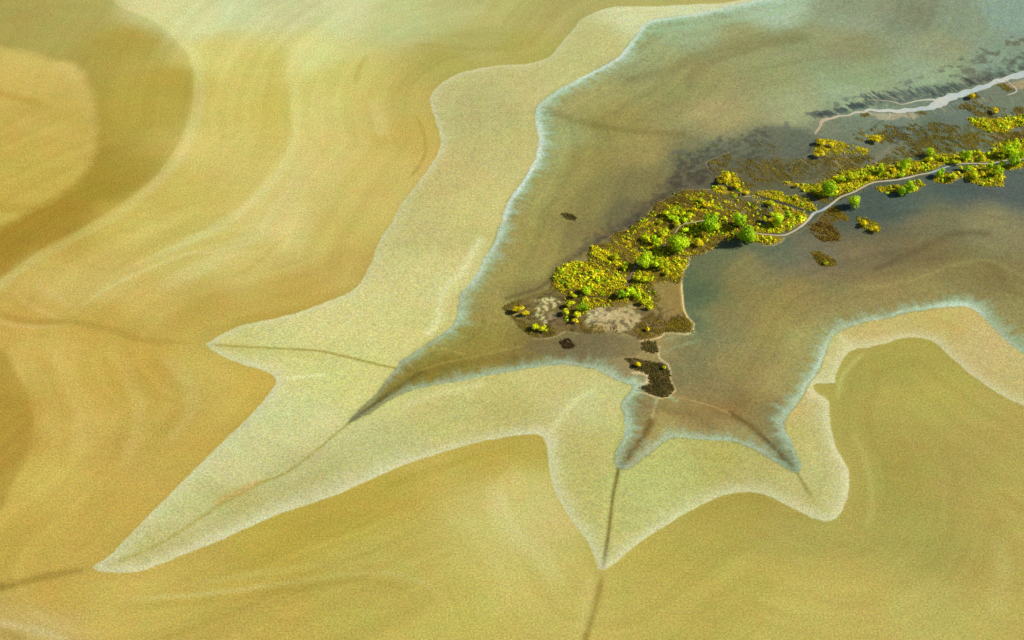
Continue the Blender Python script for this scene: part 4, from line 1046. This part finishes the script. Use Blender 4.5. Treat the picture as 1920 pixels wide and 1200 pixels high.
# separate patches out on the mud: a thing each
PATCHES = [
 ([(1201,644),(1212,640),(1228,642),(1235,659),(1224,663),(1205,657)], BR, BW, -0.7, 'small square brown scrub islet between the southern tip and the tail islet'),
 ([(1172,673),(1191,673),(1222,680),(1245,684),(1255,698),(1257,715),(1264,732),(1253,744),(1239,746),(1212,736),(1199,727),(1218,721),(1216,702),(1191,694)], BR, BW, -0.45, 'large dark brown scrub on the tail islet with a cream sandy notch'),
 ([(1605,408),(1620,409),(1643,418),(1651,427),(1648,436),(1637,435),(1620,431),(1608,421)], ['m', 'o', (150,140,20)], [2, 3, 3], -0.5, 'slanting yellow-edged scrub islet right of the creek on bare grey mud'),
 ([(1521,474),(1535,472),(1550,481),(1566,488),(1567,498),(1555,500),(1538,499),(1529,488)], OL, OW, -0.35, 'lowest olive scrub islet on the mud below the creek'),
 ([(1550,392),(1562,387),(1575,395),(1592,407),(1593,416),(1575,414),(1556,416),(1538,412)], OL, OW, -0.25, 'olive scrub patch touching the creek where it turns'),
 ([(1514,427),(1529,417),(1556,420),(1570,432),(1575,440),(1575,452),(1540,453),(1525,440)], [(130,92,30), (110,84,30), 'o'], [3, 2, 2], -0.2, 'rusty brown scrub patch below the one touching the creek'),
 ([(1052,402),(1065,400),(1080,408),(1078,414),(1062,411)], BR, BW, -0.5, 'tiny dark scrub fleck alone on the mud left of the marsh'),
 ([(1048,642),(1058,637),(1066,635),(1080,645),(1076,653),(1060,655)], [(88,64,34), (78,66,34)], [1, 1], -0.3, 'dark brown star-shaped patch below the left shore'),
 ([(1533,262),(1557,264),(1592,273),(1631,284),(1622,293),(1588,289),(1548,295),(1524,291)], YL, YW, -0.3, 'wedge-shaped yellow thicket below the tip of the river'),
 ([(1622,256),(1657,256),(1660,264),(1631,268)], YL, YW, -0.6, 'small flat yellow thicket right of the wedge-shaped one'),
]
for i, (poly, cols, wts, ho, label) in enumerate(PATCHES):
    cxy = W(poly).mean(0)
    o = tufts('scrub_patch', [scatter(poly, 16, .12, .34, cols, wts, .6, .3, ho, 70 + i)], origin=(float(cxy[0]), float(cxy[1]), float(H(cxy[0], cxy[1]))))
    tag(o, label, 'scrub patch', 'scrub patches standing apart from the main marsh')

# ------------------------------------------------------------------ light
EL = math.radians(33); AZ = math.radians(9)     # sun from the right, a little beyond
w = bpy.data.worlds.new('World'); scene.world = w; w.use_nodes = True
nt = w.node_tree; nt.nodes.clear()
bg = nt.nodes.new('ShaderNodeBackground'); wo = nt.nodes.new('ShaderNodeOutputWorld'); sky = nt.nodes.new('ShaderNodeTexSky')
sky.sky_type = 'NISHITA'; sky.sun_disc = False; sky.sun_elevation = EL; sky.sun_rotation = math.pi / 2 - AZ
nt.links.new(sky.outputs[0], bg.inputs[0]); nt.links.new(bg.outputs[0], wo.inputs[0]); bg.inputs[1].default_value = 0.055
sd = bpy.data.lights.new('sun', 'SUN'); sd.energy = 4.6; sd.angle = math.radians(0.5); sd.color = (1.0, 0.95, 0.86)
so = bpy.data.objects.new('sun', sd); C.objects.link(so)
from mathutils import Vector
tosun = Vector((math.cos(EL) * math.cos(AZ), math.cos(EL) * math.sin(AZ), math.sin(EL)))
so.rotation_euler = tosun.to_track_quat('Z', 'Y').to_euler(); so.location = (200, 30, 200)

vs = scene.view_settings
scene.display_settings.display_device = 'sRGB'
vs.view_transform = 'Standard'; vs.look = 'None'; vs.gamma = 1.0; vs.exposure = 0.4; vs.use_curve_mapping = False
